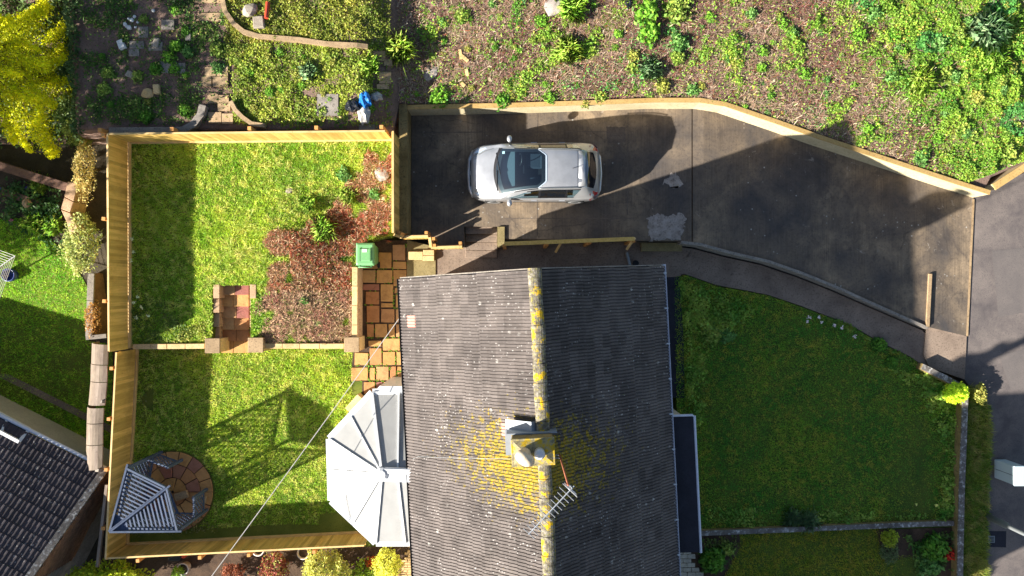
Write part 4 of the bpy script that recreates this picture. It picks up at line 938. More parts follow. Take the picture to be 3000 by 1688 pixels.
# ------------------------------------------------------------------ neighbour's bungalow, lower left
nc = W(309, 1384, 1.0); nb = empty('neighbour_house', (nc.x, nc.y, -1.5), 'neighbouring bungalow with dark pitched tile roof and brown brick gable', 'house')
e1 = Vector((-.894, .449, 0)); e2 = Vector((-.449, -.894, 0)); NP = math.radians(25); NS = 4.0; zr2 = 2.5+NS*math.tan(NP)
slope2 = (e2*math.cos(NP)+Vector((0, 0, math.sin(NP)))); n2 = e1.cross(slope2); n2 = n2 if n2.z > 0 else -n2
slopeb = (-e2*math.cos(NP)+Vector((0, 0, math.sin(NP)))); SLn = NS/math.cos(NP)
LN2 = 11.0
def NL_(a, b_, z): v = e1*a+e2*b_; return Vector((v.x, v.y, z))
b = MB(); P = [NL_(.3, .35, 0), NL_(LN2, .35, 0), NL_(LN2, 2*NS-.35, 0), NL_(.3, 2*NS-.35, 0)]; b.prism([(p.x, p.y) for p in P], -.2, 2.45); b.build('wall', M['render'], nb)
b = MB(); b.add([NL_(-.0, 0, 2.42), NL_(LN2, 0, 2.42), NL_(LN2, NS, zr2-.08), NL_(0, NS, zr2-.08), NL_(0, 2*NS, 2.42), NL_(LN2, 2*NS, 2.42)], [(0, 1, 2, 3), (3, 2, 5, 4)]); b.build('roof_deck', M['felt'], nb)
nroof = bpy.data.objects.new('roof', None); link(nroof, nb)
tw, tg = .30, .335
def tile2_geo(b, M4=None):
    prof = [(0, 0), (.02, .03), (.06, .035), (.09, .012), (.15, .012), (.18, .03), (.22, .035), (.25, .012), (tw, .012)]
    n = len(prof); vs_ = [(x, -tg-.02, z+.022) for x, z in prof]+[(x, .03, z-.004) for x, z in prof]+[(x, -tg-.02, -.01) for x, z in prof]
    fs = [(i, i+1, n+i+1, n+i) for i in range(n-1)]+[(2*n+i, 2*n+i+1, i+1, i) for i in range(n-1)]
    if M4 is not None: vs_ = [tuple(M4 @ Vector(v)) for v in vs_]
    b.add(vs_, fs)
tb = MB(); tile2_geo(tb); T2 = tb.mesh('roof_tile', M['tile2'])
cand = []
for c in range(int(SLn/tg)):
    for r in range(int(LN2/tw)):
        o_ = e1*(r*tw+tw)+slope2*((c+1)*tg)+Vector((0, 0, 2.5)); m = Matrix((-e1, slope2, n2)).transposed().to_4x4(); m.translation = o_
        p = Vector((nc.x, nc.y, -1.5))+o_; k = F/(H-p.z); px, py = CU+p.x*k, CV-p.y*k
        cand.append((0 if (px > -20 and py < 1720) else 1, H-p.z, m))
vis = sorted([t for t in cand if t[0] == 0], key=lambda t: t[1]); ks = set(id(t) for t in vis[:300])
for t in vis[:300]: o = bpy.data.objects.new('roof_tile', T2); link(o, nroof); o.matrix_local = t[2] @ Matrix.Translation((0, 0, rnd.uniform(0, .008)))
b = MB()
for t in cand:
    if id(t) not in ks: tile2_geo(b, t[2])
o = b.build('roof_tile_field', M['tile2'], nroof); o['kind'] = 'stuff'
b = MB(); b.beam(NL_(.06, -.05, 2.5), NL_(.06, NS, zr2+.03), .20, .07, up=tuple(n2)); b.build('verge_mortar', M['lichenwall'], nroof)
b = MB(); b.tube([NL_(0, -.09, 2.44), NL_(LN2, -.09, 2.44)], .06, 8); b.build('gutter', M['whiteg'], nb)
b = MB(); b.beam(NL_(.2, -.3, .2), NL_(LN2, -.3, .2), .22, .1); b.build('plinth', M['path'], nb)
# brick gable wall, each brick a part
br = MB().box(0, .215, 0, .1025, 0, .065).mesh('brick', M['brick'])
gw = bpy.data.objects.new('gable_wall', None); link(gw, nb); gang = math.atan2(e2.y, e2.x); gw.rotation_euler = (0, 0, gang); g0 = NL_(.12, .1, 0); gw.location = g0
MB().prism([(.02, -.14), (2*NS-.3, -.14), (2*NS-.3, -.02), (.02, -.02)], -.2, 2.4).build('mortar_core', M['greystone'], gw)
q = MB(); q.add([(.02, -.14, 2.4), (2*NS-.3, -.14, 2.4), (NS-.1, -.14, zr2-.2), (.02, -.02, 2.4), (2*NS-.3, -.02, 2.4), (NS-.1, -.02, zr2-.2)], [(0, 1, 2), (5, 4, 3), (0, 2, 5, 3), (1, 4, 5, 2)]); q.build('mortar_core', M['greystone'], gw)
cnt = 0
for c in range(52):
    z = 4.0-c*.075
    for k in range(18):
        x = k*.225+(.1125 if c % 2 else 0)
        top = 2.4+(min(x+.1, 2*NS-x))*math.tan(NP)-.12
        if z+.07 < top and x < 3.2 and z > 1.2 and cnt < 300:
            inst(br, 'brick', gw, (x, -.025, z)); cnt += 1
# glazed lean-to roof at the left edge
gl = empty('glazed_roof', W(30, 1250, -1.3), 'small white framed glass roof at the left edge by the dark tiles', 'roof light'); L = gl.location
G = [W(-60, 1180, 2.3)-L, W(14, 1218, 2.3)-L, W(88, 1262, 2.3)-L, W(60, 1300, 2.45)-L, W(-60, 1240, 2.45)-L]
G = [W(-80, 1168, .9)-L, W(88, 1258, .9)-L, W(58, 1294, 1.15)-L, W(-80, 1222, 1.15)-L]
q = MB(); q.quad(*[g_+Vector((0, 0, 0)) for g_ in G][::-1]); q.build('pane', M['glass'], gl)
for i in range(4): q = MB(); q.beam(G[i]+Vector((0, 0, .02)), G[(i+1) % 4]+Vector((0, 0, .02)), .10, .07); q.build('frame', M['white'], gl)
q = MB(); q.beam(G[0].lerp(G[1], .62)+Vector((0, 0, .02)), G[3].lerp(G[2], .62)+Vector((0, 0, .02)), .06, .06); q.build('frame', M['white'], gl)
# white garden chair by the gutter
ch = empty('garden_chair', W(130, 1262, -1.28), 'white plastic garden chair half hidden by the dark roof', 'chair'); 
MB().box(-.24, .24, -.22, .22, .40, .44).build('seat', M['white'], ch, bevel=.01)
for s in (-.2, 0, .2): MB().box(s-.05, s+.05, .2, .24, .45, .85).build('back_slat', M['white'], ch)
for sx in (-.21, .21):
    MB().box(sx-.025, sx+.025, -.2, .22, .62, .66).build('arm_rest', M['white'], ch)
    for sy in (-.2, .2): MB().box(sx-.02, sx+.02, sy-.02, sy+.02, 0, .62).build('leg', M['white'], ch)
ch.rotation_euler = (0, 0, .5)
# rotary clothes dryer
rc = W(-72, 806, 1.15); rd = empty('rotary_dryer', (rc.x, rc.y, -.6), 'white rotary clothes dryer at the left edge of the next lawn', 'clothes dryer')
q = MB(); q.tube([(0, 0, 0), (0, 0, 1.75)], .025, 8); q.build('pole', M['galv'], rd)
A0 = W(48, 750, 1.15)-rc; A0.z = 0; tips = []
for k in range(4):
    v = Matrix.Rotation(k*math.pi/2, 3, 'Z') @ A0; tips.append(v); q = MB(); q.tube([(0, 0, 1.25), v+Vector((0, 0, 1.8))], .016, 6); q.build('arm', M['alu'], rd)
for k in range(4):
    for j in range(8):
        t = 1-j*.085; a, b_ = tips[k]*t, tips[(k+1) % 4]*t; zz = 1.25+.55*t+.01
        q = MB(); q.tube([a+Vector((0, 0, zz)), b_+Vector((0, 0, zz))], .0075, 5); q.build('line', M['cable'], rd)
o = MB().lathe([(.16, 0), (.2, .02), (.22, .26), (.19, .26), (.17, .05)], 16).build('plant_pot', plain('blue_glaze', (58, 72, 128), .3), loc=WF(40, 806, ZN)+Vector((0, 0, .02)), smooth=True); tag(o, 'dark blue glazed pot on the shaded lawn by the clothes dryer', 'pot')
o = MB().lathe([(0, .0), (.12, .02), (.15, .08), (.12, .15), (0, .18)], 14, cap=False).build('stone_ball', M['path_slab'], loc=W(84, 597, .35)+Vector((0, 0, 0)), smooth=True); tag(o, 'round buff stone on the low edging wall in the shaded bed', 'stone')
# ------------------------------------------------------------------ silver hatchback
cx0 = -1.275; CYC = 3.50
car = empty('hatchback_car', (cx0, CYC, .75), 'silver five-door hatchback with a panoramic windscreen parked on the driveway', 'car')
KT = [ # x, top z, top half width, belt z, belt half width, max half width
 (0.00,.58,.34,.54,.44,.52),(0.05,.68,.46,.60,.58,.65),(0.16,.77,.55,.68,.70,.76),(0.36,.86,.62,.78,.775,.825),(0.60,.935,.675,.86,.80,.85),
 (0.78,.985,.70,.92,.81,.858),(0.90,1.035,.705,.95,.815,.86),(1.15,1.165,.675,.965,.82,.862),(1.45,1.30,.64,.975,.824,.864),(1.80,1.42,.605,.985,.826,.864),
 (2.15,1.495,.585,.995,.827,.864),(2.5,1.52,.575,1.005,.827,.864),(2.9,1.515,.57,1.02,.825,.864),(3.2,1.485,.56,1.035,.82,.86),(3.42,1.44,.55,1.04,.81,.855),
 (3.52,1.36,.56,1.04,.80,.845),(3.66,1.19,.57,1.03,.775,.83),(3.78,1.03,.57,.97,.73,.80),(3.88,.90,.53,.84,.66,.74),(3.94,.74,.42,.70,.54,.63)]
KT = np.array(KT)
def catm(xq, j):
    x = KT[:, 0]; y = KT[:, j]; m = np.gradient(y, x); i = np.clip(np.searchsorted(x, xq)-1, 0, len(x)-2); h = x[i+1]-x[i]; t = (xq-x[i])/h
    return ((2*t**3-3*t**2+1)*y[i]+(t**3-2*t**2+t)*h*m[i]+(-2*t**3+3*t**2)*y[i+1]+(t**3-t**2)*h*m[i+1])
XS = np.unique(np.concatenate([np.linspace(0, .2, 8), np.linspace(.2, 3.42, 66), np.linspace(3.42, 3.94, 18)]))
def section(x):
    zt, wt, zb_, wb, wm = (float(catm(x, j)) for j in range(1, 6)); lowz = .22 + (.10 if x < .1 else 0)
    top = [(0, zt), (wt*.35, zt-.004), (wt*.65, zt-.014), (wt*.86, zt-.034), (wt*.97, zt-.06)]
    edge = (wt+.012, zt-.085)
    zb2 = min(zb_, edge[1]-.02)
    gl_ = [(lerp(edge[0], wb, t)+.012*math.sin(math.pi*t), lerp(edge[1], zb2, t)) for t in (0, .08, .36, .66, .92)]
    low = [(wb, zb2-.012), (lerp(wb, wm, .7), zb2-.05), (wm, zb2-.14), (wm+.004, max(.40, zb2-.36)), (wm-.006, .40), (wm-.035, .28), (wm-.11, lowz)]
    return top+gl_+low
SEC = [section(x) for x in XS]; NV = len(SEC[0])
archs = [(.72, .335), (3.21, .335)]
def classify(i, j, s):
    xm = (XS[i]+XS[i+1])/2; y = (SEC[i][j][0]+SEC[i][j+1][0]+SEC[i+1][j][0]+SEC[i+1][j+1][0])/4; z = (SEC[i][j][1]+SEC[i+1][j+1][1])/2
    if j < 4 and .80+.17*(y/.7)**2+.07 < xm < 2.27-max(0, abs(y)/.6-.70)*.75-.07 and y < float(catm(xm, 2))*.88: return 'skip'
    if j < 4 and 3.53 < xm < 3.72-.10*(y/.55)**2 and y < .46: return 'skip'
    if 6 <= j <= 7 and 1.45+(z-.98)*1.3 < xm < 3.08 and z > 1.0: return 'skip'
    if j == 4 and 1.35 < xm < 3.3: return 'roof_rail'
    if j >= 12:
        for (ax, ar) in archs:
            if math.hypot(xm-ax, z-.30) < ar+.02 and z < .66: return 'skip'
        if j >= 14: return 'trim'
    return 'body'
mats = {'windscreen': 'carglass', 'rear_window': 'carglass', 'side_window': 'carglass', 'quarter_glass': 'carglass', 'pillar': 'black', 'trim': 'black', 'roof_rail': 'black', 'body': 'paint'}
parts = {}
for s in (1, -1):
    for i in range(len(XS)-1):
        for j in range(NV-1):
            k = classify(i, j, s)
            if k == 'skip': continue
            key = k if k in ('body', 'windscreen', 'rear_window') else (k, s)
            pm = parts.setdefault(key, {'v': {}, 'f': []})
            def vid(a, b_):
                kk = (a, b_, s if b_ > 0 else 0)
                if kk not in pm['v']: pm['v'][kk] = len(pm['v'])
                return pm['v'][kk]
            q = (vid(i, j), vid(i, j+1), vid(i+1, j+1), vid(i+1, j)); pm['f'].append(q if s > 0 else q[::-1])
    # nose and tail closed
for key, pm in parts.items():
    nm = key if isinstance(key, str) else key[0]; b = MB(); b.v = [None]*len(pm['v'])
    for (a, jj, s), idx in pm['v'].items():
        y, z = SEC[a][jj]; b.v[idx] = (float(XS[a]), y*(s if s else 1), z)
    b.f = pm['f']
    if nm == 'body':
        for end, fl in ((0, 0), (len(XS)-1, 1)):
            ids = []
            for s in (1, -1):
                rng_ = range(NV) if s > 0 else range(NV-1, 0, -1)
                for jj in rng_:
                    y, z = SEC[end][jj]; b.v.append((float(XS[end]), y*s, z)); ids.append(len(b.v)-1)
            b.f.append(tuple(ids) if fl == 0 else tuple(ids[::-1]))
    o = b.build({'trim': 'lower_trim'}.get(nm, nm), M[mats[nm]], car, True)
# dark floor inside so the arches and glass have something behind them
MB().box(.15, 3.8, -.70, .70, .24, .62).build('floor_pan', M['black'], car)
for (ax, ar) in archs:
    for s in (1, -1):
        wh = bpy.data.objects.new('wheel', None); link(wh, car); wh.location = (ax, s*.765, .30); wh.rotation_euler = (math.pi/2, 0, 0)
        q = MB(); q.lathe([(.20, -.09), (.29, -.095), (.305, -.07), (.305, .07), (.29, .095), (.20, .09)], 28); q.build('tyre', M['tyre'], wh, True)
        q = MB(); q.lathe([(.19, -.1), (.205, -.1), (.205, .1), (.19, .1), (.06, .08*(-s)), (.0, .085*(-s))], 20, cap=False); q.build('rim', M['alu'], wh, True)
def car_z(x, y):
    i = int(np.clip(np.searchsorted(XS, x)-1, 0, len(XS)-2)); t = (x-XS[i])/(XS[i+1]-XS[i]); f = lambda S: float(np.interp(abs(y), [p[0] for p in S[:11]], [p[1] for p in S[:11]]))
    return lerp(f(SEC[i]), f(SEC[i+1]), t)
def secpt(x, r):
    """point on the window band: r = 0 roof edge, 1 belt"""
    i = int(np.clip(np.searchsorted(XS, x)-1, 0, len(XS)-2)); t = (x-XS[i])/(XS[i+1]-XS[i])
    def f(S): return np.interp(r, [0, .08, .36, .66, .92], [p[0] for p in S[5:10]]), np.interp(r, [0, .08, .36, .66, .92], [p[1] for p in S[5:10]])
    a, b_ = f(SEC[i]), f(SEC[i+1]); return lerp(a[0], b_[0], t), lerp(a[1], b_[1], t)
def patch(nm, fn, n, m, mat, flip=False):
    q = MB()
    for a in range(n+1):
        for b_ in range(m+1): q.v.append(fn(a/n, b_/m))
    for a in range(n):
        for b_ in range(m):
            f = (a*(m+1)+b_, (a+1)*(m+1)+b_, (a+1)*(m+1)+b_+1, a*(m+1)+b_+1); q.f.append(f[::-1] if flip else f)
    f = q.f[len(q.f)//2]; a, b_, c = (Vector(q.v[i]) for i in f[:3]); nrm = (b_-a).cross(c-a)
    if nrm.dot(a-Vector((a.x*.8+.39, 0, .6))) < 0: q.f = [g[::-1] for g in q.f]
    return q.build(nm, mat, car, True)
def top_patch(x0, x1, wf, lift):
    def fn(t, s):
        s = s*2-1; x = lerp(x0(s), x1(s), t); y = s*float(catm(x, 2))*wf; return (x, y, car_z(x, y)+lift)
    return fn
patch('cowl_trim', top_patch(lambda s: .72+.17*s*s, lambda s: .82+.17*s*s, .98, .005), 3, 20, M['black'])
patch('windscreen', top_patch(lambda s: .80+.17*s*s, lambda s: 2.27-max(0, abs(s)-.70)*.75, .955, .008), 26, 24, M['carglass'])
patch('windscreen_edge', top_patch(lambda s: 2.255-max(0, abs(s)-.70)*.75, lambda s: 2.30-max(0, abs(s)-.70)*.75, .955, .010), 2, 24, M['lens'])
patch('rear_window', top_patch(lambda s: 3.49, lambda s: 3.80-.10*s*s, .93, .008), 8, 16, M['darkglass'])
patch('windscreen_frit', top_patch(lambda s: .81+.17*s*s, lambda s: .92+.17*s*s, .95, .004), 3, 24, M['black'])
patch('windscreen_frit', top_patch(lambda s: 2.14-max(0, abs(s)-.70)*.75, lambda s: 2.26-max(0, abs(s)-.70)*.75, .95, .004), 3, 24, M['black'])
for s_ in (1, -1):
    def fn(t, r):
        x = lerp(.98, 2.1, t); y = s_*float(catm(x, 2))*lerp(.82, .96, r); return (x, y, car_z(x, y)+.004)
    patch('windscreen_frit', fn, 20, 3, M['black'], s_ < 0)
for s_ in (1, -1):
    for (xa0, xa1, xb0, xb1, r0, nm) in ((1.86, 1.30, 2.07, 2.05, .14, 'side_window'), (2.13, 2.11, 2.86, 2.84, .12, 'side_window'), (2.91, 2.89, 3.28, 3.08, .16, 'quarter_glass'), (1.62, 1.06, 1.80, 1.24, .2, 'quarter_glass')):
        def fn(t, r):
            rr = lerp(r0, .9, r); x = lerp(lerp(xa0, xa1, r), lerp(xb0, xb1, r), t); y, z = secpt(x, rr); return (x, s_*(y+.006), z+.003)
        patch(nm, fn, 14, 5, M['darkglass'] if nm == 'side_window' and xa0 > 2 else M['carglass'], s_ > 0)
    def fn(t, r):
        rr = lerp(.10, .93, r); x = lerp(lerp(1.80, 1.22, r), lerp(3.32, 3.12, r), t); y, z = secpt(x, rr); return (x, s_*(y+.003), z+.001)
    for (ra, rb_, xx0, xx1) in ((.08, .16, 1.72, 3.3), (.88, .95, 1.2, 3.12)):
        def fn(t, r):
            x = lerp(xx0, xx1, t); y, z = secpt(x, lerp(ra, rb_, r)); return (x, s_*(y+.004), z+.002)
        patch('window_surround', fn, 30, 2, M['black'], s_ > 0)
    for (xp0, xp1) in ((2.05, 2.14), (2.83, 2.92)):
        def fn(t, r):
            x = lerp(xp0, xp1, t); y, z = secpt(x, lerp(.1, .93, r)); return (x, s_*(y+.005), z+.002)
        patch('pillar', fn, 2, 4, M['black'], s_ > 0)
def onskin(nm, outline, mat, lift=.006, label=None):
    q = MB(); P = [(x, y, car_z(x, y)+lift) for x, y in outline]; c = (sum(p[0] for p in P)/len(P), sum(p[1] for p in P)/len(P)); c = (*c, car_z(*c)+lift+.004)
    q.v = [c]+P; q.f = [(0, i+1, (i+1) % len(P)+1) for i in range(len(P))]; n_ = (Vector(P[1])-Vector(P[0])).cross(Vector(c)-Vector(P[0]))
    if n_.z < 0: q.f = [f[::-1] for f in q.f]
    o = q.build(nm, mat, car, True); return o
for s in (1, -1):
    onskin('headlight', [(x, s*y) for x, y in ((.06,.53),(.10,.44),(.20,.50),(.36,.62),(.52,.715),(.46,.745),(.30,.70),(.16,.63))], M['lens'])
    onskin('taillight', [(x, s*y) for x, y in ((3.58,.70),(3.70,.60),(3.80,.62),(3.86,.60),(3.84,.68),(3.74,.74),(3.60,.765))], M['redlens'], .008)
    # side tail lamp wrap, mirrors, handles
    q = MB(); q.add([(3.60, s*.835, .98), (3.72, s*.80, .98), (3.84, s*.73, .90), (3.85, s*.735, .70), (3.72, s*.825, .66), (3.62, s*.85, .74)], [(0, 1, 2, 3, 4, 5) if s < 0 else (5, 4, 3, 2, 1, 0)]); q.build('taillight', M['redlens'], car)
    mr = bpy.data.objects.new('door_mirror', None); link(mr, car); mr.location = (1.20, s*.86, .98)
    q = MB(); q.lathe([(.0, -.075), (.05, -.07), (.075, -.03), (.08, .02), (.06, .065), (0, .08)], 14, cap=False); q.xf(Matrix.Diagonal((1.0, 1.35, .9, 1))); q.build('mirror_shell', M['paint'], mr, True, loc=(0.0, s*.10, .03)); 
    q = MB(); q.beam((.03, 0, 0), (.01, s*.10, .02), .07, .05); q.build('mirror_stalk', M['black'], mr)
    for xh in (1.93, 2.78):
        q = MB(); q.beam((xh-.09, s*.872, .86), (xh+.09, s*.872, .865), .03, .025); q.build('door_handle', M['paint'], car)
    q = MB(); q.beam((1.3, s*.868, .52), (2.9, s*.868, .52), .02, .05); q.build('side_trim', M['black'], car)
    q = MB(); q.tube([(x, s*(float(catm(x, 2))*1.0-.002), float(catm(x, 1))-.032) for x in np.linspace(2.05, 3.3, 12)], .014, 6); q.build('roof_bar', M['galv'], car, True)
# shut lines of the bonnet and the roof spoiler, wipers, aerial, badge, disc, number plates
for s in (1, -1):
    q = MB(); q.tube([(x, s*y, car_z(x, y)+.002) for x, y in ((.14,.40),(.30,.54),(.50,.645),(.72,.70))], .005, 4); q.build('bonnet_seam', M['black'], car)
q = MB(); q.tube([(3.20, y, car_z(3.20, y)+.002) for y in np.linspace(-.52, .52, 12)], .005, 4); q.build('roof_seam', M['black'], car)
q = MB(); sp = [(3.23, -.53), (3.23, 0), (3.23, .53), (3.46, .50), (3.52, .0), (3.46, -.50)]
q.v = [(x, y, car_z(min(x, 3.38), y)+.02) for x, y in sp]+[(x, y, car_z(min(x, 3.38), y)-.03) for x, y in sp]; q.f = [(0, 5, 4, 3, 2, 1)[::-1][::-1], (6, 7, 8, 9, 10, 11)]+[(i, (i+1) % 6, 6+(i+1) % 6, 6+i) for i in range(6)]; o = q.build('spoiler', M['paint'], car, True)
for (pts, nm) in ((((.80,.55),(.86,.2),(.92,-.1)), 'wiper'), (((.82,-.60),(.83,-.3),(.84,0.02)), 'wiper')):
    q = MB(); q.tube([(x, y, car_z(x, y)+.018) for x, y in pts], .011, 5); q.build(nm, M['black'], car)
q = MB(); q.tube([(3.05, 0, 1.52), (3.30, .04, 1.66)], [.008, .004], 5); q.build('aerial_rod', M['black'], car)
onskin('paper_disc', ((.985, .50), (1.06, .50), (1.06, .58), (.985, .58)), M['paper'], .004)
q = MB()
for z0 in (0, .028): q.beam((.012-z0*.2, -.05, .60+z0), (.006, 0, .632+z0), .012, .014); q.beam((.006, 0, .632+z0), (.012-z0*.2, .05, .60+z0), .012, .014)
q.build('badge', M['alu'], car)
q = MB(); q.beam((-.012, -.26, .42), (-.012, .26, .42), .012, .11); q.build('number_plate', M['paper'], car)
q = MB(); q.beam((3.952, -.26, .62), (3.952, .26, .62), .012, .11); q.build('number_plate', plain('yellow_plate', (220, 190, 50), .5), car)
q = MB(); q.tube([(3.80+.05*0, -.72, .55), (3.93, -.5, .56), (3.965, 0, .56), (3.93, .5, .56), (3.80, .72, .55)], .07, 8); q.build('rear_bumper', M['paint'], car, True)
q = MB(); q.tube([(.12, -.70, .46), (.0, -.45, .46), (-.03, 0, .46), (.0, .45, .46), (.12, .70, .46)], .08, 8); q.build('front_bumper', M['paint'], car, True)
for k in range(3): q = MB(); q.beam((-.004-.01*0, -.40, .52+k*.04), (-.004, .40, .52+k*.04), .02, .014); q.build('grille_bar', M['black'], car)
q = MB(); q.add([(.88, -.66, .90), (.88, .66, .90), (1.36, .64, .98), (1.36, -.64, .98), (.88, -.66, .6), (.88, .66, .6), (1.42, .64, .62), (1.42, -.64, .62)], [(0, 3, 2, 1)[::-1][::-1], (3, 7, 6, 2), (0, 4, 7, 3), (1, 2, 6, 5)]); q.build('dashboard', M['dash'], car)
for sy in (-.36, .36):
    st_ = bpy.data.objects.new('seat', None); link(st_, car); st_.location = (1.95, sy, .62)
    MB().box(-.25, .25, -.24, .24, 0, .12).build('cushion', M['seat'], st_, bevel=.04); q = MB(); q.add([(.18, -.24, .1), (.30, -.24, .1), (.52, -.20, .66), (.42, -.20, .66), (.18, .24, .1), (.30, .24, .1), (.52, .20, .66), (.42, .20, .66)], [(0, 1, 2, 3), (7, 6, 5, 4), (0, 3, 7, 4), (1, 5, 6, 2), (3, 2, 6, 7)]); q.build('seat_back', M['seat'], st_, bevel=.03)
    MB().box(.44, .54, -.12, .12, .68, .80).build('headrest', M['seat'], st_, bevel=.03)
MB().box(2.75, 3.25, -.60, .60, .60, .78).build('rear_bench', M['seat'], car, bevel=.05); MB().box(3.2, 3.35, -.60, .60, .7, 1.12).build('rear_bench_back', M['seat'], car, bevel=.04)
q = MB(); ring = [(1.52+.05*math.sin(t), .36+.17*math.cos(t), .95+.15*math.sin(t)) for t in np.linspace(0, 2*math.pi, 20)]; q.tube(ring, .016, 6, False); q.build('steering_wheel', M['black'], car)
q = MB(); q.beam((1.62, -.11, 1.30), (1.62, .11, 1.30), .04, .06); q.build('interior_mirror', M['black'], car)
# ------------------------------------------------------------------ wheelie bin
bn = empty('wheelie_bin', (W(1070, 745, 1.05).x, W(1070, 745, 1.05).y, .05), 'green wheelie bin with a white sticker on its lid beside the patio', 'bin', None, 0.0)
def frus(b, w0, d0, z0, w1, d1, z1):
    b.add([(-w0, -d0, z0), (w0, -d0, z0), (w0, d0, z0), (-w0, d0, z0), (-w1, -d1, z1), (w1, -d1, z1), (w1, d1, z1), (-w1, d1, z1)], [(3, 2, 1, 0), (4, 5, 6, 7), (0, 1, 5, 4), (1, 2, 6, 5), (2, 3, 7, 6), (3, 0, 4, 7)])
q = MB(); frus(q, .23, .27, .05, .275, .34, .95); q.build('bin_body', M['green_plastic'], bn, bevel=.03)
q = MB(); frus(q, .29, .36, .95, .285, .355, 1.0); q.build('rim', M['green_plastic'], bn, bevel=.02)
q = MB(); frus(q, .295, .35, 1.003, .26, .315, 1.055); q.build('lid', M['green_lid'], bn, bevel=.03)
q = MB(); frus(q, .17, .20, 1.056, .15, .18, 1.08); o = q.build('lid_panel', M['green_lid'], bn, bevel=.012); o.location.y = -.02
for s in (-.16, .16): q = MB(); q.box(s-.012, s+.012, -.22, .18, 1.057, 1.088); q.build('lid_rib', M['green_lid'], bn)
MB().box(-.08, .06, .06, .15, 1.083, 1.087).build('sticker', M['paper'], bn)
q = MB(); q.tube([(-.22, -.40, .99), (.22, -.40, .99)], .022, 8); q.build('handle', M['green_plastic'], bn, True)
for s in (-.18, .18): MB().box(s-.02, s+.02, -.41, -.33, .93, 1.0).build('handle_bracket', M['green_plastic'], bn)
for s in (-.25, .25):
    q = MB(); q.lathe([(.10, -.03), (.10, .03)], 16); q.xf(Matrix.Translation((s, -.30, .10)) @ Matrix.Rotation(math.pi/2, 4, 'Y')); q.build('wheel', M['tyre'], bn)
# ------------------------------------------------------------------ corner arbour
ZA = 2.1
Lc = W(322, 1558, 2.35); Tc = W(372, 1372, ZA); Rc = W(520, 1556, ZA); Fc = W(489, 1430, ZA+.0)
ab = empty('corner_arbour', (Lc.x+.9, Lc.y+.7, .05), 'blue-grey corner arbour with slatted roof and lattice sides on the round patio', 'arbour'); L = ab.location.copy()
ab.location.z = .05
lc, tc, rc_, fc = (p-L for p in (Lc, Tc, Rc, Fc))
for (a, b_, n) in ((lc, tc, 'back_rail'), (lc, rc_, 'back_rail'), (lc, fc, 'hip_rafter'), (tc, fc, 'front_rail'), (fc, rc_, 'front_rail')):
    q = MB(); q.beam(a, b_ + ((b_-a).normalized()*.12 if n != 'front_rail' else Vector()), .055, .09); q.build(n, M['bluewood'], ab)
q = MB(); dl = (fc-lc).normalized(); sd = Vector((-dl.y, dl.x, 0)); q.beam(lc+sd*.04+Vector((0, 0, .02)), fc+sd*.04+Vector((0, 0, .02)), .03, .07); q.build('hip_rafter', M['bluewood'], ab)
for (back, e) in ((tc, 1), (rc_, -1)):
    for k in range(12):
        t = .26+k*.062; a = lc.lerp(back, t); b_ = lc.lerp(fc, t)
        q = MB(); q.beam(a+Vector((0, 0, -.03)), b_+Vector((0, 0, -.03)), .045, .018); q.build('roof_slat', M['bluewood'], ab)
    q = MB(); P = [lc, lc.lerp(back, .24), lc.lerp(fc, .24)]; q.add([p+Vector((0, 0, -.05)) for p in P], [(0, 1, 2)]); q.build('corner_board', M['bluewood'], ab)
gz = -.05
def down(p): return Vector((p.x, p.y, 0))
for p, z in ((lc, 2.3), (tc, ZA-.05), (rc_, ZA-.05)):
    q = MB(); q.box(p.x-.04, p.x+.04, p.y-.04, p.y+.04, gz, z-.05); q.build('post', M['bluewood'], ab)
def lattice(a, b_, z0, z1, nm='lattice_panel', pitch=.12):
    d = (b_-a); Ln = Vector((d.x, d.y, 0)).length; dx = Vector((d.x, d.y, 0)).normalized(); hh = z1-z0
    q = MB(); fr = MB(); A = down(a)
    def P(s, t): return A+dx*s+Vector((0, 0, z0+t))
    fr.beam(P(0, 0), P(Ln, 0), .04, .05); fr.beam(P(0, hh), P(Ln, hh), .05, .05); fr.beam(P(0.02, 0), P(.02, hh), .04, .04, up=(1, 0, 0)); fr.beam(P(Ln-.02, 0), P(Ln-.02, hh), .04, .04, up=(1, 0, 0)); fr.build(nm, M['bluewood'], ab)
    k = -hh
    lp = bpy.context.scene.collection and ab.children[-1]
    while k < Ln:
        for sg in (1, -1):
            s0, s1 = max(0, k), min(Ln, k+hh)
            if s1-s0 > .05:
                t0, t1 = s0-k, s1-k
                if sg < 0: t0, t1 = hh-t0, hh-t1
                nrm = dx.cross(Vector((0, 0, 1))); w_ = MB(); w_.beam(P(s0, t0)+nrm*.006*sg, P(s1, t1)+nrm*.006*sg, .010, .036, up=tuple(nrm.cross((P(s1, t1)-P(s0, t0)).normalized()))); w_.build('lath', M['bluewood'], lp)
        k += pitch*1.45
lattice(lc, tc, .45, 1.95); lattice(lc, rc_, .45, 1.95)
s1a = W(408, 1398, .95)-L; s1b = W(494, 1368, .95)-L; lattice(Vector((tc.x, tc.y, 0)), Vector((s1b.x, s1b.y, 0)), .25, .95, 'arm_panel')
s2a = W(505, 1508, .95)-L; s2b = W(570, 1457, .95)-L; lattice(Vector((rc_.x, rc_.y, 0)), Vector((s2b.x, s2b.y, 0)), .25, .95, 'arm_panel')
for p in (s1b, s2b): q = MB(); q.box(p.x-.04, p.x+.04, p.y-.04, p.y+.04, gz, 1.0); q.build('arm_post', M['bluewood'], ab)
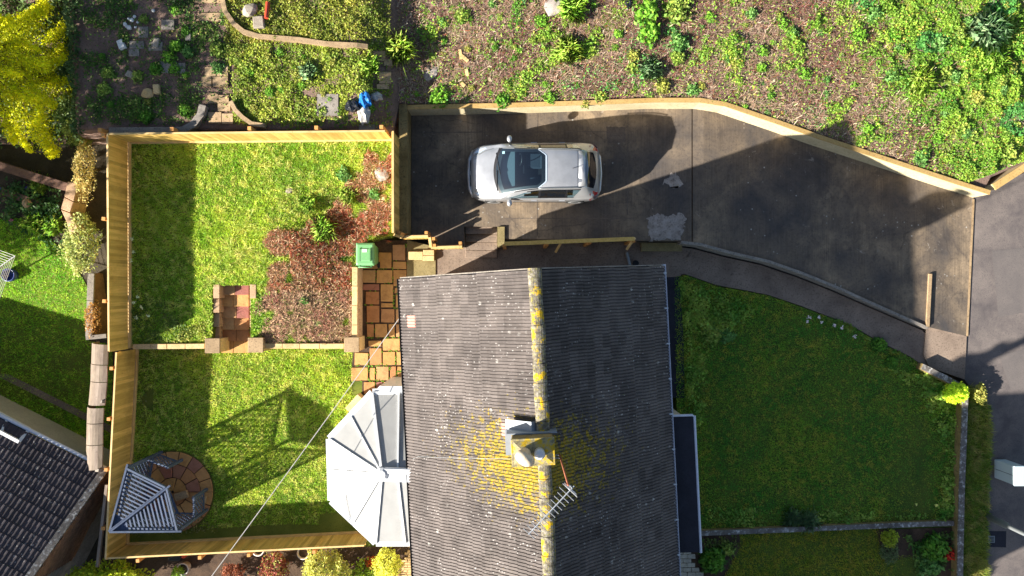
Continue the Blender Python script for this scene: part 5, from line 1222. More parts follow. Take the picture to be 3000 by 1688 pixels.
for k in range(5):
    t = .16+.11*k; a = down(lc.lerp(tc, t)); b_ = down(lc.lerp(rc_, t)); f_ = down(lc.lerp(fc, t*.9))
    for (x, y) in ((a, f_), (f_, b_)): q = MB(); q.beam(x+Vector((0, 0, .45)), y+Vector((0, 0, .45)), .08, .022); q.build('seat_slat', M['bluewood'], ab)
for (u0, v0, t, lb) in ((585, 1463, .0, 'pale stone slab standing by the arbour entrance'), (532, 1452, .4, 'mossy log edging on the round patio')):
    p = W(u0, v0, .1); o = MB().box(-.22, .22, -.12, .12, 0, .12).build('stone_block', M['path_slab'], bevel=.02, loc=(p.x, p.y, .05)); o.rotation_euler = (0, 0, t-.1); tag(o, lb if t == 0 else 'buff stone block on the round patio nearer the arbour seat', 'block')
# ------------------------------------------------------------------ street cabinet, lamp column, gully
cb = W(2931, 1372, -.25); sc_ = empty('street_cabinet', (W(2917,1372,-.3).x+.12, W(2917,1372,-.3).y, -.33), 'pale grey street cabinet standing at the edge of the road', 'cabinet')
MB().box(-.19, .19, -.30, .30, .06, .98).build('cabinet_body', M['cabinet'], sc_, bevel=.015); MB().box(-.17, .17, -.28, .28, 0, .059).build('plinth', M['greystone'], sc_)
MB().box(-.205, .205, -.315, .315, .982, 1.02).build('cabinet_roof', M['cabinet'], sc_, bevel=.01); MB().box(-.196, -.191, -.006, .006, .1, .95).build('door_gap', M['black'], sc_)
lp = W(2893, 1513, -.3); lam = empty('lamp_post', lp, 'grey street lamp column rising out of the picture near the gully', 'lamp post')
q = MB(); q.lathe([(.11, 0), (.11, .9), (.065, 1.05), (.05, 5.4)], 14); q.build('column', M['galv'], lam, True)
q = MB(); q.tube([(0, 0, 5.4), (.1, 0, 5.6), (.6, 0, 5.65)], .03, 8); q.build('bracket', M['galv'], lam, True); q = MB(); q.box(.5, 1.0, -.12, .12, 5.6, 5.72); q.build('lantern', M['cabinet'], lam, bevel=.03)
o = blob('gully_cover', [(2888,1556),(2948,1556),(2947,1604),(2888,1602)], RD, M['felt'])
gcv = empty('drain_cover', W(2904, 1580, -.32), 'small square metal drain cover in the roadside patch', 'drain cover')
MB().box(-.11, .11, -.11, .11, -.02, .012).build('frame', M['galv'], gcv)
for k in range(4): MB().box(-.08, .08, -.08+k*.045, -.06+k*.045, .013, .018).build('bar', M['blackiron'], gcv)
# ------------------------------------------------------------------ loose things in the hillside garden
def rock(name, u, v, r, zf, mat, label, cat, sq=(1, 1, .6), rot=None, boxy=False, group=None):
    p = WF(u, v, zf); bm = bmesh.new()
    if boxy: bmesh.ops.create_cube(bm, size=2)
    else: bmesh.ops.create_icosphere(bm, subdivisions=2, radius=1)
    for q in bm.verts:
        k = 1 + (rnd.uniform(-.06, .06) if boxy else rnd.uniform(-.16, .16)); q.co = Vector((q.co.x*sq[0]*k, q.co.y*sq[1]*k, q.co.z*sq[2]*k))*r
    me = bpy.data.meshes.new(name); bm.to_mesh(me); bm.free(); me.materials.append(mat); o = bpy.data.objects.new(name, me); link(o)
    o.location = p+Vector((0, 0, r*sq[2]*.6)); o.rotation_euler = (rnd.uniform(-.1, .1), rnd.uniform(-.1, .1), rnd.uniform(0, 3) if rot is None else rot)
    if boxy: m_ = o.modifiers.new('b', 'BEVEL'); m_.width = r*.12; m_.segments = 1
    return tag(o, label, cat, group)
M['chalk'] = mottled('white_stone', (206, 204, 200), (224, 222, 218), (160, 156, 150), 6, 30, .9, .4, .1)
rock('rubble_block', 358, 132, .09, zb, M['chalk'], 'small white block tilted in the shaded hillside bed', 'block', (1, 1.5, .7), .4, True)
rock('rubble_block', 461, 128, .10, zb, M['block'], 'grey brick-shaped block standing right of the sunken slabs', 'block', (.8, 1.35, .7), -.2, True)
rock('rubble_block', 386, 221, .11, zb, M['block'], 'grey block lying askew on the bare soil', 'block', (1.25, .8, .5), -.45, True)
rock('rubble_block', 463, 264, .12, zb, M['coping'], 'pale dressed stone at the edge of the sunlit weeds', 'block', (.7, 1.1, .7), .1, True)
rock('rubble_block', 436, 276, .16, zb, M['coping'], 'sunlit buff boulder in front of the dressed stone', 'stone', (1.2, .9, .6), .3)
rock('boulder', 735, 32, .20, zb, M['block'], 'rounded grey boulder on the upper terrace near the top edge', 'boulder', (1.1, .9, .6), .4)
rock('boulder', 763, 70, .17, zb, M['block'], 'square grey boulder on the upper terrace beside the orange tube', 'boulder', (.9, 1.0, .6), .1, True)
for i, (u, v, r) in enumerate(((367,72,.06),(380,82,.07),(395,50,.05),(388,60,.06),(404,66,.04),(378,56,.04),(450,32,.05),(372,78,.05),(398,80,.04))):
    rock('white_pebble', u, v, r, zb, M['chalk'], 'small white stone in the scatter near the top left', 'stone', (1, 1, .7), None, False, 'white stones scattered in the shaded bed')
rock('boulder', 1122, 505, .24, zup, M['patch'], 'pale rubble stone by the fence at the right of the upper lawn', 'stone', (.9, 1.3, .35), .2)
rock('boulder', 1122, 577, .14, zup, M['coping'], 'buff rubble stone on the brown strip beside the fence', 'stone', (1, .8, .5), .5)
rock('boulder', 848, 558, .13, zup, M['block'], 'small grey stone showing through the upper lawn', 'stone', (1, .8, .25), .5)
rock('boulder', 870, 705, .15, zup, M['block'], 'pinkish stone at the edge of the dead brown patch', 'stone', (.7, 1.1, .3), .2)
rock('boulder', 1625, 22, .30, zb, M['patch'], 'pale lump of rubble beside a spiky grass clump at the top edge', 'rubble', (1.2, .9, .4), .2)
rock('boulder', 1262, 215, .22, zb, M['patch'], 'pale heap of ashes among the brown stems', 'ash heap', (1.2, .9, .3), .9)
rock('white_pebble', 118, 668, .13, flat(0), M['chalk'], 'white stone in the shaded bed of the next garden', 'stone', (1, 1, .7))
# sunk garden slabs on the hillside
def gslab(quads, label_fn, group, mat=M['path_slab'], zf=zb, th=.06):
    for i, q in enumerate(quads):
        P = [WF(u, v, zf) for u, v in q]; c = sum(P, Vector())/4; nrm = 0
        b = MB(); b.add([p-c+Vector((0, 0, .05)) for p in P]+[p-c-Vector((0, 0, th)) for p in P], [(3, 2, 1, 0), (4, 5, 6, 7), (0, 1, 5, 4), (1, 2, 6, 5), (2, 3, 7, 6), (3, 0, 4, 7)])
        bm = bmesh.new(); me = b.mesh('garden_slab', mat); bm.from_mesh(me); bmesh.ops.recalc_face_normals(bm, faces=bm.faces[:]); bm.to_mesh(me); bm.free()
        o = bpy.data.objects.new('garden_slab', me); o.location = c; link(o); tag(o, label_fn(i), 'slab', group)
S_ = lambda u0, v0, u1, v1, s=0: [(u0, v0+s), (u1, v0), (u1, v1), (u0, v1+s)]
gslab([S_(602,196,634,224,3), S_(637,194,669,224), S_(592,226,621,254), S_(625,226,669,255), S_(610,275,640,304), S_(642,280,672,306), S_(612,330,650,362), S_(652,334,684,364), S_(640,300,676,326)],
      lambda i: 'worn buff slab of the garden path beside the bright ground cover', 'slabs of the hillside garden path')
gslab([S_(930,277,992,340)], lambda i: 'square concrete slab lying in the ground cover near the blue sack', None, M['greystone'])
gslab([S_(572,0,648,10), S_(582,40,650,64)], lambda i: 'buff slab of the shaded path steps at the top edge', 'slabs at the top edge of the garden')
gslab([S_(408,80,436,112), S_(382,122,424,144), S_(438,124,478,150), S_(380,146,410,166), S_(465,182,520,215), S_(520,186,545,216), S_(475,60,512,88), S_(545,80,560,120)],
      lambda i: 'dull slab sunk in the shaded hillside bed', 'sunken slabs in the shade', M['greystone'])
gslab([S_(1095,152,1130,180), S_(1112,212,1146,246), S_(1126,176,1150,194), S_(1105,248,1140,262)], lambda i: 'tan stepping slab between the ground cover and the brown bank', 'stepping slabs beside the ground cover')
gslab([S_(754,140,796,154)], lambda i: 'buff slab lying below the curved terrace wall', None)
gslab([S_(1052,366,1098,384)], lambda i: 'dark slab behind the top fence below the rubbish sacks', None, M['greystone'])
# rubbish sacks
def sack(name, u, v, r, mat, label, cat, sq=(1, 1, .8)):
    p = WF(u, v, zb); bm = bmesh.new(); bmesh.ops.create_icosphere(bm, subdivisions=3, radius=1)
    for q in bm.verts:
        n_ = .16*math.sin(7*q.co.x+3*q.co.y+u)+.13*math.sin(9*q.co.y-5*q.co.z)+.08*math.sin(17*q.co.z+11*q.co.x); q.co = q.co*(1+n_*.8); q.co = Vector((q.co.x*sq[0], q.co.y*sq[1], q.co.z*sq[2]))*r
    me = bpy.data.meshes.new(name); bm.to_mesh(me); bm.free(); me.materials.append(mat); o = bpy.data.objects.new(name, me); o.location = p+Vector((0, 0, r*sq[2]*.7)); link(o); tag(o, label, cat)
sack('plastic_sack', 1072, 296, .21, M['bluep'], 'bright blue plastic sack behind the top fence', 'sack', (.85, 1.1, .8))
sack('plastic_sack', 1034, 313, .2, M['blackbag'], 'black plastic sack left of the blue sack', 'sack', (1, .9, .6))
sack('plastic_sack', 1068, 340, .2, M['clearbag'], 'pale translucent sack below the blue sack', 'sack', (.9, 1.4, .6))
sack('plastic_sack', 1104, 285, .16, M['clearbag'], 'crumpled cream sack right of the blue sack', 'sack', (1.2, .8, .6))
sack('plastic_sack', 1840, 8, .16, M['blackbag'], 'black plastic scrap at the top edge of the bank', 'sack', (.7, 1.3, .4))
b = MB(); p = WF(789, 12, zb); q_ = WF(788, 62, zb); b.tube([p-p, q_-p+Vector((0, 0, .1))], .06, 10); o = b.build('plastic_tube', M['redp'], loc=p+Vector((0, 0, .12))); tag(o, 'orange tube lying on the upper terrace', 'tube')
# planks on the bank
for (u0, v0, u1, v1, lb) in ((1347,148,1352,176,'short weathered post stub on the bank'),(1352,165,1372,182,'broken plank beside the post stub'),(1366,205,1370,225,'small upright offcut on the bank'),(1352,245,1362,255,'square timber offcut among the stems')):
    p = WF(u0, v0, zb); q_ = WF(u1, v1, zb); b = MB(); b.beam(Vector(), q_-p, .09, .06); o = b.build('timber_offcut', M['timber_cap'], loc=p+Vector((0, 0, .07))); tag(o, lb, 'offcut')
# pots in the lower bed
for (u, v, r, lb) in ((756, 1612, .0, 'white rimmed pot half under the bottom fence'), (888, 1622, 0, 'white rimmed pot of bare soil beside the red shrub'), (535, 1668, 0, 'white rimmed pot holding a green plant near the bottom edge')):
    p = W(u, v, .3); pt_ = empty('plant_pot', (p.x, p.y, 0), lb, 'pot')
    q = MB(); q.lathe([(.13, 0), (.15, .02), (.19, .28), (.20, .31), (.165, .31), (.155, .24)], 22, cap=False); q.build('pot_wall', M['whitepot'], pt_, True); q = MB(); q.lathe([(.155, .235), (.0, .245)], 22, cap=False); q.build('soil', M['soil'], pt_)
b = MB().box(-.2, .2, -.12, .12, 0, .25); p = W(512, 1632, .2); o = b.build('storage_box', M['black'], loc=(p.x, p.y, 0), bevel=.02); tag(o, 'dark box under the bottom fence', 'box')
p = W(536, 1632, .3); q = MB(); q.lathe([(.06, 0), (.07, .25), (.03, .34)], 12); o = q.build('red_bottle', M['redp'], loc=(p.x, p.y, 0)); tag(o, 'orange-red bottle beside the dark box under the fence', 'bottle')
# ------------------------------------------------------------------ vegetation
def c_(r, g, b): return np.array(lin((r, g, b)))
def jitter(col, s=.18, h=.06):
    n = len(col); return np.clip(col*(1+RNG.normal(0, s, (n, 1)))*(1+RNG.normal(0, h, (n, 3))), .002, .9)
def zarr(zf, x, y): return np.array([zf(a, b) for a, b in zip(x, y)])
def uv(x, y, z): k = F/(H-z); return CU+x*k, CV-y*k
def stuff(name, me, label, cat):
    o = bpy.data.objects.new(name, me); link(o); return tag(o, label, cat, None, 'stuff')
DEAD = [(790,1012),(800,900),(775,800),(795,725),(880,640),(960,600),(1040,560),(1085,470),(1095,410),(1160,400),(1160,720),(1045,730),(1045,1012)]
def lawn(name, poly, zf, dens, cols, hgt, label, mask=None, wid=.011, flowers=0):
    x, y = scatter(poly, dens); z = zarr(zf, x, y)
    if mask is not None:
        u, v = uv(x, y, z); k = mask(u, v, x, y); x, y, z = x[k], y[k], z[k]
    n = len(x); a = fnoise(x, y, 1.7, 3)*.6+vnoise(x, y, 7.0, 5)*.4; b = fnoise(x, y, 8.0, 9)
    lf = fnoise(x, y, .45, 77); a = a*.65+lf*.45; col = mixc(cols[0], cols[1], (a-.36)*2.8); col = mixc(cols[2], cols[2], a)*np.clip((b-.5)*3.2, 0, .75).reshape(-1, 1)+col*(1-np.clip((b-.5)*3.2, 0, .75).reshape(-1, 1))
    hh = hgt*(0.35+1.0*b+.5*(lf > .55))*RNG.uniform(.5, 1.5, n); co = blade_co(np.stack([x, y, z], 1), hh, np.full(n, wid)*RNG.uniform(.7, 1.4, n), RNG.uniform(.45, .97, n))
    return stuff(name, raw_mesh(name, co, 3, jitter(col, .22, .08), M['leaf']), label, 'grass')
G1 = (c_(108,146,36), c_(160,176,62), c_(190,188,106)); G2 = (c_(66,132,42), c_(124,148,48), c_(160,150,62)); G3 = (c_(98,156,34), c_(140,180,44), c_(170,190,70))
def notdead(u, v, x, y): return ~(inpoly(u+30*(fnoise(x, y, 1.8, 21)-.5)*5.5, v+30*(fnoise(x, y, 1.8, 33)-.5)*5.5, DEAD) & (vnoise(x, y, 3.0, 41) < .80))
lawn('lawn_grass', UL, zup, 2300, G1, .075, 'rough sunlit grass of the upper lawn', notdead)
lawn('lawn_grass', LL, flat(0.0), 2100, G1, .06, 'mown grass of the lower lawn around the arbour', lambda u, v, x, y: ~((np.hypot(u-507, v-1441) < 124) | ((u > 1030) & (v < 1160)) | ((v > 1535+18*vnoise(x, y, 1.5, 4)) ) | ((u < 450) & (vnoise(x, y, 1.2, 8) < .28)) | ((u > 900+60*vnoise(x, y, 2.0, 14)) & (v > 1480+40*vnoise(x, y, 2.0, 24)))))
lawn('lawn_grass', FL, lambda x, y: zfront(x)+.005, 1500, G2, .05, 'short shaded grass of the front lawn')
lawn('lawn_grass', [p for p in PX([(2040,1556),(2806,1536),(2800,1720),(2040,1720)], zfront)], lambda x, y: zfront(x)+.005, 1500, (c_(100,126,34), c_(146,142,44), c_(160,140,54)), .05, 'mown grass of the front lawn below the dividing wall',
     lambda u, v, x, y: ~(((u > 2575) & (v < 1625)) | ((u > 2670)) | (u < 2165-np.maximum(0, v-1600)*.5)))
lawn('lawn_grass', PX([(-30,640),(60,640),(200,740),(268,860),(262,1000),(330,1010),(330,1120),(320,1400),(-30,1400)], ZN), lambda x, y: ZN(x, y)+.02, 1600, G3, .06, "bright grass of the neighbour's lawn on the left")
lawn('verge_grass', PX([(2837,1128),(2900,1190),(2902,1266),(2890,1688),(2888,1720),(2815,1720),(2815,1688),(2822,1441),(2826,1266)], flat(-.25)), flat(-.25), 2200, (c_(84,116,38), c_(126,130,54), c_(150,136,84)), .13, 'rough grass verge between the garden wall and the road', wid=.012)
lawn('rough_grass', UL, zup, 520, (c_(104,140,50), c_(160,170,84), c_(190,180,120)), .17, 'taller ragged grass tufts at the weedy edge of the upper lawn', lambda u, v, x, y: (fnoise(x, y, 1.9, 221) > .50) & (u+(v-420)*.35 > 760) & notdead(u+25, v+10, x, y), .010)
# brown dead stems on the upper lawn and on the bank
x, y = scatter(PX([(740,395),(1160,395),(1160,735),(1050,735),(1050,1015),(740,1015)], zup), 2600); z = zarr(zup, x, y); u, v = uv(x, y, z); k = ~notdead(u, v, x, y); x, y, z = x[k], y[k], z[k]; n = len(x)
t = fnoise(x, y, 1.3, 55); up_ = np.clip((v[k]-600)/300, 0, 1)
col = mixc(c_(150,106,78), c_(146,74,52), (t-.35)*3); lowr = (v[k] > 850); col[lowr] = mixc(c_(160,128,104), c_(146,98,84), (t[lowr]-.35)*3); q = RNG.random(n); col[q < .22] = c_(188,158,130); col[q > .90] = c_(100,108,50); col[(q > .8) & (q < .9)] = c_(82,52,42)
co = stick_co(np.stack([x, y, z+RNG.uniform(.0, .16, n)*t], 1), RNG.uniform(.03, .10, n), RNG.uniform(.0025, .006, n), .5)
stuff('dead_stems', raw_mesh('dead_stems', co, 4, jitter(col, .25, .06), M['twig']), 'patch of dead reddish-brown stems on the upper lawn beside the patio', 'dead plants')
BANK = [(-3.35, ylow(-3.3)), (0, ylow(0)), (3, ylow(3)), (5, ylow(5)), (7, ylow(7)), (9, ylow(9)), (11, ylow(11)), (13, ylow(13)), (14.4, ylow(14.4)), (17.5, ylow(17.5)), (17.5, 11.4), (-3.35, 11.4)]
x, y = scatter(BANK, 900); z = zarr(zb, x, y); u, v = uv(x, y, z); k = RNG.random(len(x)) > .8*np.clip((u-2400-.5*v)/220, 0, 1); x, y, z = x[k], y[k], z[k]; n = len(x); t = fnoise(x, y, .8, 61)
col = mixc(c_(154,128,112), c_(124,92,84), (t-.3)*2.6); q = RNG.random(n); col[q < .10] = c_(190,172,152); col[q > .9] = c_(120,62,48); col[(q > .82) & (q < .9)] = c_(110,108,58)
L_ = RNG.uniform(.025, .08, n); big = RNG.random(n) < .05; L_[big] *= 2.3
co = stick_co(np.stack([x, y, z+.015+RNG.uniform(0, .06, n)], 1), L_, RNG.uniform(.0025, .007, n), .35)
stuff('dead_stems', raw_mesh('dead_stems', co, 4, jitter(col, .25, .06), M['twig']), 'brown dead stems and litter strewn over the bank above the driveway', 'dead plants')
def fade(x, y, poly, w=.22):
    d = np.full(x.shape, 9.0); n = len(poly)
    if n > 11 or max(p[0] for p in poly)-min(p[0] for p in poly) > 9.5: return 1.0
    for i in range(n):
        ax, ay = poly[i][0], poly[i][1]; bx, by = poly[(i+1) % n][0], poly[(i+1) % n][1]; L2 = (bx-ax)**2+(by-ay)**2+1e-9
        t = np.clip(((x-ax)*(bx-ax)+(y-ay)*(by-ay))/L2, 0, 1); d = np.minimum(d, np.hypot(x-ax-t*(bx-ax), y-ay-t*(by-ay)))
    return np.clip(d/w+.9*(vnoise(x, y, 3.0, 191)-.45), 0.02, 1)
# green ground cover of the bank: dense on the right, thin in the middle
def cover(name, poly, zf, dens, prob, cfun, size, hgt, label, cat='ground cover'):
    x, y = scatter(poly, dens); z = zarr(zf, x, y); u, v = uv(x, y, z); p = prob(u, v, x, y)*fade(x, y, poly); k = RNG.random(len(x)) < p; x, y, z, u, v, p = x[k], y[k], z[k], u[k], v[k], p[k]; n = len(x)
    cl = fnoise(x, y, 2.6, 71); hh = hgt*np.clip((cl-.25)*2.2, .1, 1.3)*RNG.uniform(.15, 1, n)
    co = leaf_co(np.stack([x, y, z+hh], 1), size*RNG.uniform(.6, 1.4, n), .7, .6)
    return stuff(name, raw_mesh(name, co, 4, jitter(cfun(u, v, x, y, hh/hgt), .2, .07), M['leaf']), label, cat)
def pr_bank(u, v, x, y):
    nz = fnoise(x, y, 1.1, 81)*.6+fnoise(x, y, 3.4, 83)*.4; edge = 2400+.5*v; right_ = np.clip((u-edge)/220, 0, 1)*np.clip(.7+1.8*(nz-.35), .2, 1)
    right_ *= np.where((v > 330) & (u < 2750), .55, 1)
    midp = np.clip((nz-.555)*5, 0, .9) + .05
    return np.maximum(right_, midp*np.clip((u-1150)/200, .3, 1))
def cf_bank(u, v, x, y, h):
    t = fnoise(x, y, 1.7, 91); c = mixc(c_(74,118,40), c_(132,158,60), t*1.5-.2); k = vnoise(x, y, .9, 17) > .78; c[k] = c_(80,132,66); q = RNG.random(len(u)) < .05; c[q] = c_(160,140,70); return c
cover('ground_cover', BANK, zb, 3800, pr_bank, cf_bank, .031, .2, 'bright green weeds covering the right end of the bank and dotted along it')
GARD = [(-12.4, 4.7), (-3.5, 4.7), (-3.5, 10.2), (-12.4, 10.2)]
def pr_g(u, v, x, y):
    nz = fnoise(x, y, 1.5, 101); dense = ((u > 672) & (v > 130) & (v < 385) & (u < 1110)) | ((u > 665) & (v < 118) & (u < 1190)); mid_ = (u < 672) | (u > 1110)
    slabs = ((u > 590) & (u < 684) & (v > 192)) | ((u > 570) & (u < 650) & (v < 66)) | ((u > 926) & (u < 996) & (v > 274) & (v < 344)) | ((u > 1092) & (u < 1148) & (v > 150) & (v < 262)) | ((u > 380) & (u < 520) & (v > 60) & (v < 250)) | ((u > 1020) & (u < 1130) & (v > 275) & (v < 360))
    p = np.where(dense, np.clip(.55+1.3*(nz-.3), .3, 1), np.clip((nz-.38)*3.2, .04, .75)); return np.where(slabs, .10, p)
def cf_g(u, v, x, y, h):
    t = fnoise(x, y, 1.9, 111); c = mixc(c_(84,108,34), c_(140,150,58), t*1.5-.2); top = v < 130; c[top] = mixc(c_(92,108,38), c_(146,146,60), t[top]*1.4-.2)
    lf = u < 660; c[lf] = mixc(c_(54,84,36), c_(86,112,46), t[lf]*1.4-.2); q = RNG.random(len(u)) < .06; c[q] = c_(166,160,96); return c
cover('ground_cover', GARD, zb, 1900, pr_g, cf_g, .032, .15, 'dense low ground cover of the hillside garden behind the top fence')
# beds: low leafy edging along fences, walls and the house
def strip_cover(pts, zf, dens, cols, size, hgt, label, prob=None):
    P = PX(pts, zf if callable(zf) else flat(zf)); zf2 = zf if callable(zf) else flat(zf)
    return cover('ground_cover', P, zf2, dens, prob or (lambda u, v, x, y: np.clip((fnoise(x, y, 2.2, 121)-.32)*3, .05, .95)), lambda u, v, x, y, h: mixc(cols[0], cols[1], fnoise(x, y, 2.5, 131)*1.6-.3), size, hgt, label)
strip_cover([(388,860),(480,880),(560,960),(560,1008),(388,1010)], zup, 900, (c_(54,84,30), c_(110,124,60)), .035, .12, 'leafy weeds in the bottom left corner of the upper lawn')
strip_cover([(505,990),(600,930),(622,900),(622,1005),(505,1008)], zup, 1500, (c_(110,120,50), c_(160,160,84)), .03, .2, 'pale green weeds against the wall left of the steps')
strip_cover([(736,838),(800,850),(790,1000),(740,1000)], zup, 1400, (c_(90,124,40), c_(140,160,60)), .032, .2, 'bright weeds along the right side of the steps')
strip_cover([(1985,815),(2090,850),(2230,900),(2180,960),(2080,1000),(2060,1250),(2006,1250),(2004,1000)], zfront, 1500, (c_(80,124,44), c_(150,164,72)), .045, .22, 'weedy edge of the front lawn beside the house')
strip_cover([(2330,890),(2480,945),(2570,990),(2700,1065),(2670,1075),(2560,1020),(2440,955)], zfront, 1300, (c_(60,98,32), c_(118,134,56)), .04, .14, 'leafy plants edging the front path')
strip_cover([(2600,1080),(2700,1080),(2806,1150),(2804,1525),(2740,1525),(2760,1300),(2700,1180)], zfront, 1500, (c_(78,126,48), c_(150,164,74)), .045, .22, 'overgrown border inside the long roadside wall')
strip_cover([(2055,1470),(2250,1490),(2800,1495),(2804,1530),(2055,1545)], zfront, 1300, (c_(76,120,46), c_(138,154,68)), .042, .18, 'weeds along the dividing wall of the front lawn')
strip_cover([(2020,1565),(2165,1565),(2165,1610),(2120,1690),(2060,1690)], zfront, 700, (c_(54,84,34), c_(110,120,60)), .05, .2, 'mixed low plants in the dark bed beside the paver path')
strip_cover([(2640,1560),(2800,1550),(2796,1690),(2680,1690),(2650,1610)], zfront, 900, (c_(50,90,34), c_(104,124,60)), .05, .22, 'mixed plants in the bed inside the corner of the lower front garden')
strip_cover([(405,1030),(440,1030),(430,1330),(396,1330)], 0.0, 350, (c_(66,84,40), c_(110,104,64)), .03, .06, 'thin weeds at the foot of the left fence')
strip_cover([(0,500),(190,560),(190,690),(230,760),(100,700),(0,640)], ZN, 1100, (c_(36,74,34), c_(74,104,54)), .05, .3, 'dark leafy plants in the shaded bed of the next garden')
strip_cover([(-30,360),(60,300),(250,280),(300,330),(300,390),(200,400)], lambda x, y: .4, 800, (c_(60,90,34), c_(110,120,50)), .04, .3, 'low foliage under the golden conifer')
strip_cover([(880,300),(1010,300),(1020,380),(840,385)], zb, 700, (c_(60,96,30), c_(112,136,44)), .035, .16, 'greenery behind the top fence beside the rubbish sacks')
strip_cover([(385,1330),(440,1330),(470,1500),(640,1520),(640,1560),(385,1575)], 0.03, 500, (c_(70,84,40), c_(120,116,70)), .035, .10, 'thin weeds and leaf litter around the edge of the round patio')
strip_cover([(770,600),(880,560),(1000,500),(1080,420),(1150,420),(1150,690),(1040,720),(1038,1005),(770,1005)], zup, 700, (c_(84,96,40), c_(140,140,66)), .028, .10, 'scattered weeds growing through the dead brown patch', lambda u, v, x, y: np.clip((fnoise(x, y, 1.7, 231)-.52)*5, .02, .8))
# patio joints
def joints():
    pts = []
    for (u0, v0, u1, v1) in PT:
        for _ in range(10):
            s = RNG.random()
            if RNG.random() < .5: pts.append((u0+(u1-u0)*s, v1+.6))
            else: pts.append((u1+.6, v0+(v1-v0)*s))
    P = np.array([tuple(W(a, b, .05)) for a, b in pts]); P = np.repeat(P, 6, 0)+RNG.normal(0, .015, (len(P)*6, 3))*np.array([1, 1, .4]); keep_ = fnoise(P[:, 0], P[:, 1], 1.6, 141) > .42; P = P[keep_]
    n = len(P); col = mixc(c_(70,110,30), c_(120,150,50), RNG.random(n)); stuff('joint_weeds', raw_mesh('joint_weeds', leaf_co(P, RNG.uniform(.012, .03, n), .5), 4, jitter(col), M['leaf']), 'green weeds growing in the joints of the orange patio', 'weeds')
joints()
# ------------------------------------------------------------------ single plants
def weed_mesh(n, r, hgt, cols, size, seed):
    d = rand_unit(n, .0); rr = r*RNG.uniform(.25, 1, n)**.6; P = d*rr.reshape(-1, 1); P[:, 2] = P[:, 2]*hgt/r+.01
    lump = .62+.7*vnoise(P[:, 0]*6/r*.3, P[:, 1]*6/r*.3, 1.9, seed); P[:, :2] *= lump.reshape(-1, 1)
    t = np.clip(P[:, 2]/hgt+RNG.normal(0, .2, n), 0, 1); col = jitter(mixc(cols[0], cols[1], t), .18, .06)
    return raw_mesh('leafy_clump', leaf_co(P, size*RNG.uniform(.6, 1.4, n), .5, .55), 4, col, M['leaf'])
def tuft_mesh(n, r, cols):
    P = np.zeros((n, 3)); P[:, :2] = RNG.normal(0, r*.28, (n, 2)); h = r*RNG.uniform(.35, 1.15, n); a = RNG.uniform(0, 2*np.pi, n); lean = RNG.uniform(.45, .992, n); w_ = RNG.uniform(.003, .007, n)
    d = np.stack([np.cos(a), np.sin(a), 0*a], 1); s = np.stack([-np.sin(a), np.cos(a), 0*a], 1)*w_.reshape(-1, 1); up = np.sqrt(1-lean**2)
    m1 = P+d*(h*lean*.5).reshape(-1, 1); m1[:, 2] += h*up*.75+.02; tip = P+d*(h*lean).reshape(-1, 1); tip[:, 2] += h*up*.75*np.where(lean > .7, .75, 1.2)
    co = np.stack([P-s, P+s, m1+s*.8, tip, m1-s*.8], 1).reshape(-1, 3)
    return raw_mesh('grass_clump', co, 5, jitter(mixc(cols[0], cols[1], RNG.random(n)), .15, .05), M['leaf'])
WC = [(c_(62,108,34), c_(118,158,54)), (c_(76,108,40), c_(140,156,74)), (c_(60,100,48), c_(104,142,76)), (c_(90,104,44), c_(150,150,74)), (c_(48,88,32), c_(92,134,44))]
WM = [weed_mesh(300+70*i, .25, .2, WC[i % 5], .034+.004*(i % 3), i) for i in range(7)]; TM = [tuft_mesh(850, .36, c2) for c2 in ((c_(150,184,72), c_(208,218,128)), (c_(132,180,68), c_(196,216,116)), (c_(110,146,110), c_(160,186,146)))]
def plant(me, nm, u, v, rpx, zf, base, label, cat, group=None):
    p = WF(u, v, zf); r = rpx/F*(H-p.z); s = r/base; o = bpy.data.objects.new(nm, me); o.location = p; o.rotation_euler = (0, 0, rnd.uniform(0, 6.28)); o.scale = (s, s, s*rnd.uniform(.9, 1.2)); link(o); return tag(o, label, cat, group)
for (u, v, r, k, lb) in ((1665,152,36,0,'large isolated spiky grass clump in the middle of the bank'),(1672,28,40,1,'bright spiky grass clump at the top edge beside the rubble lump'),(1172,150,42,0,'big spiky grass clump at the left end of the bank beside the stepping slabs'),
    (1086,196,26,1,'spiky grass clump beside the tan stepping slabs'),(905,214,24,2,'blue-green grass clump in the bright ground cover'),(2690,238,34,0,'pale spiky grass clump in the weeds right of centre on the bank'),(2880,95,52,2,'grey-green long grass swathe in the dense weeds'),
    (2905,180,36,1,'long grass clump low in the dense weeds at the right'),(948,672,34,1,'round green grass clump beside the dead brown patch'),(1022,572,28,0,'pale grass clump at the edge of the upper lawn'),(905,600,22,1,'small grass clump on the upper lawn nearest the brown soil'),(1905,205,30,2,'feathery blue-green clump on the bank above the drive joint')):
    plant(TM[k], 'grass_clump', u, v, r, zup if v > 400 else zb, .33, lb, 'grass clump')
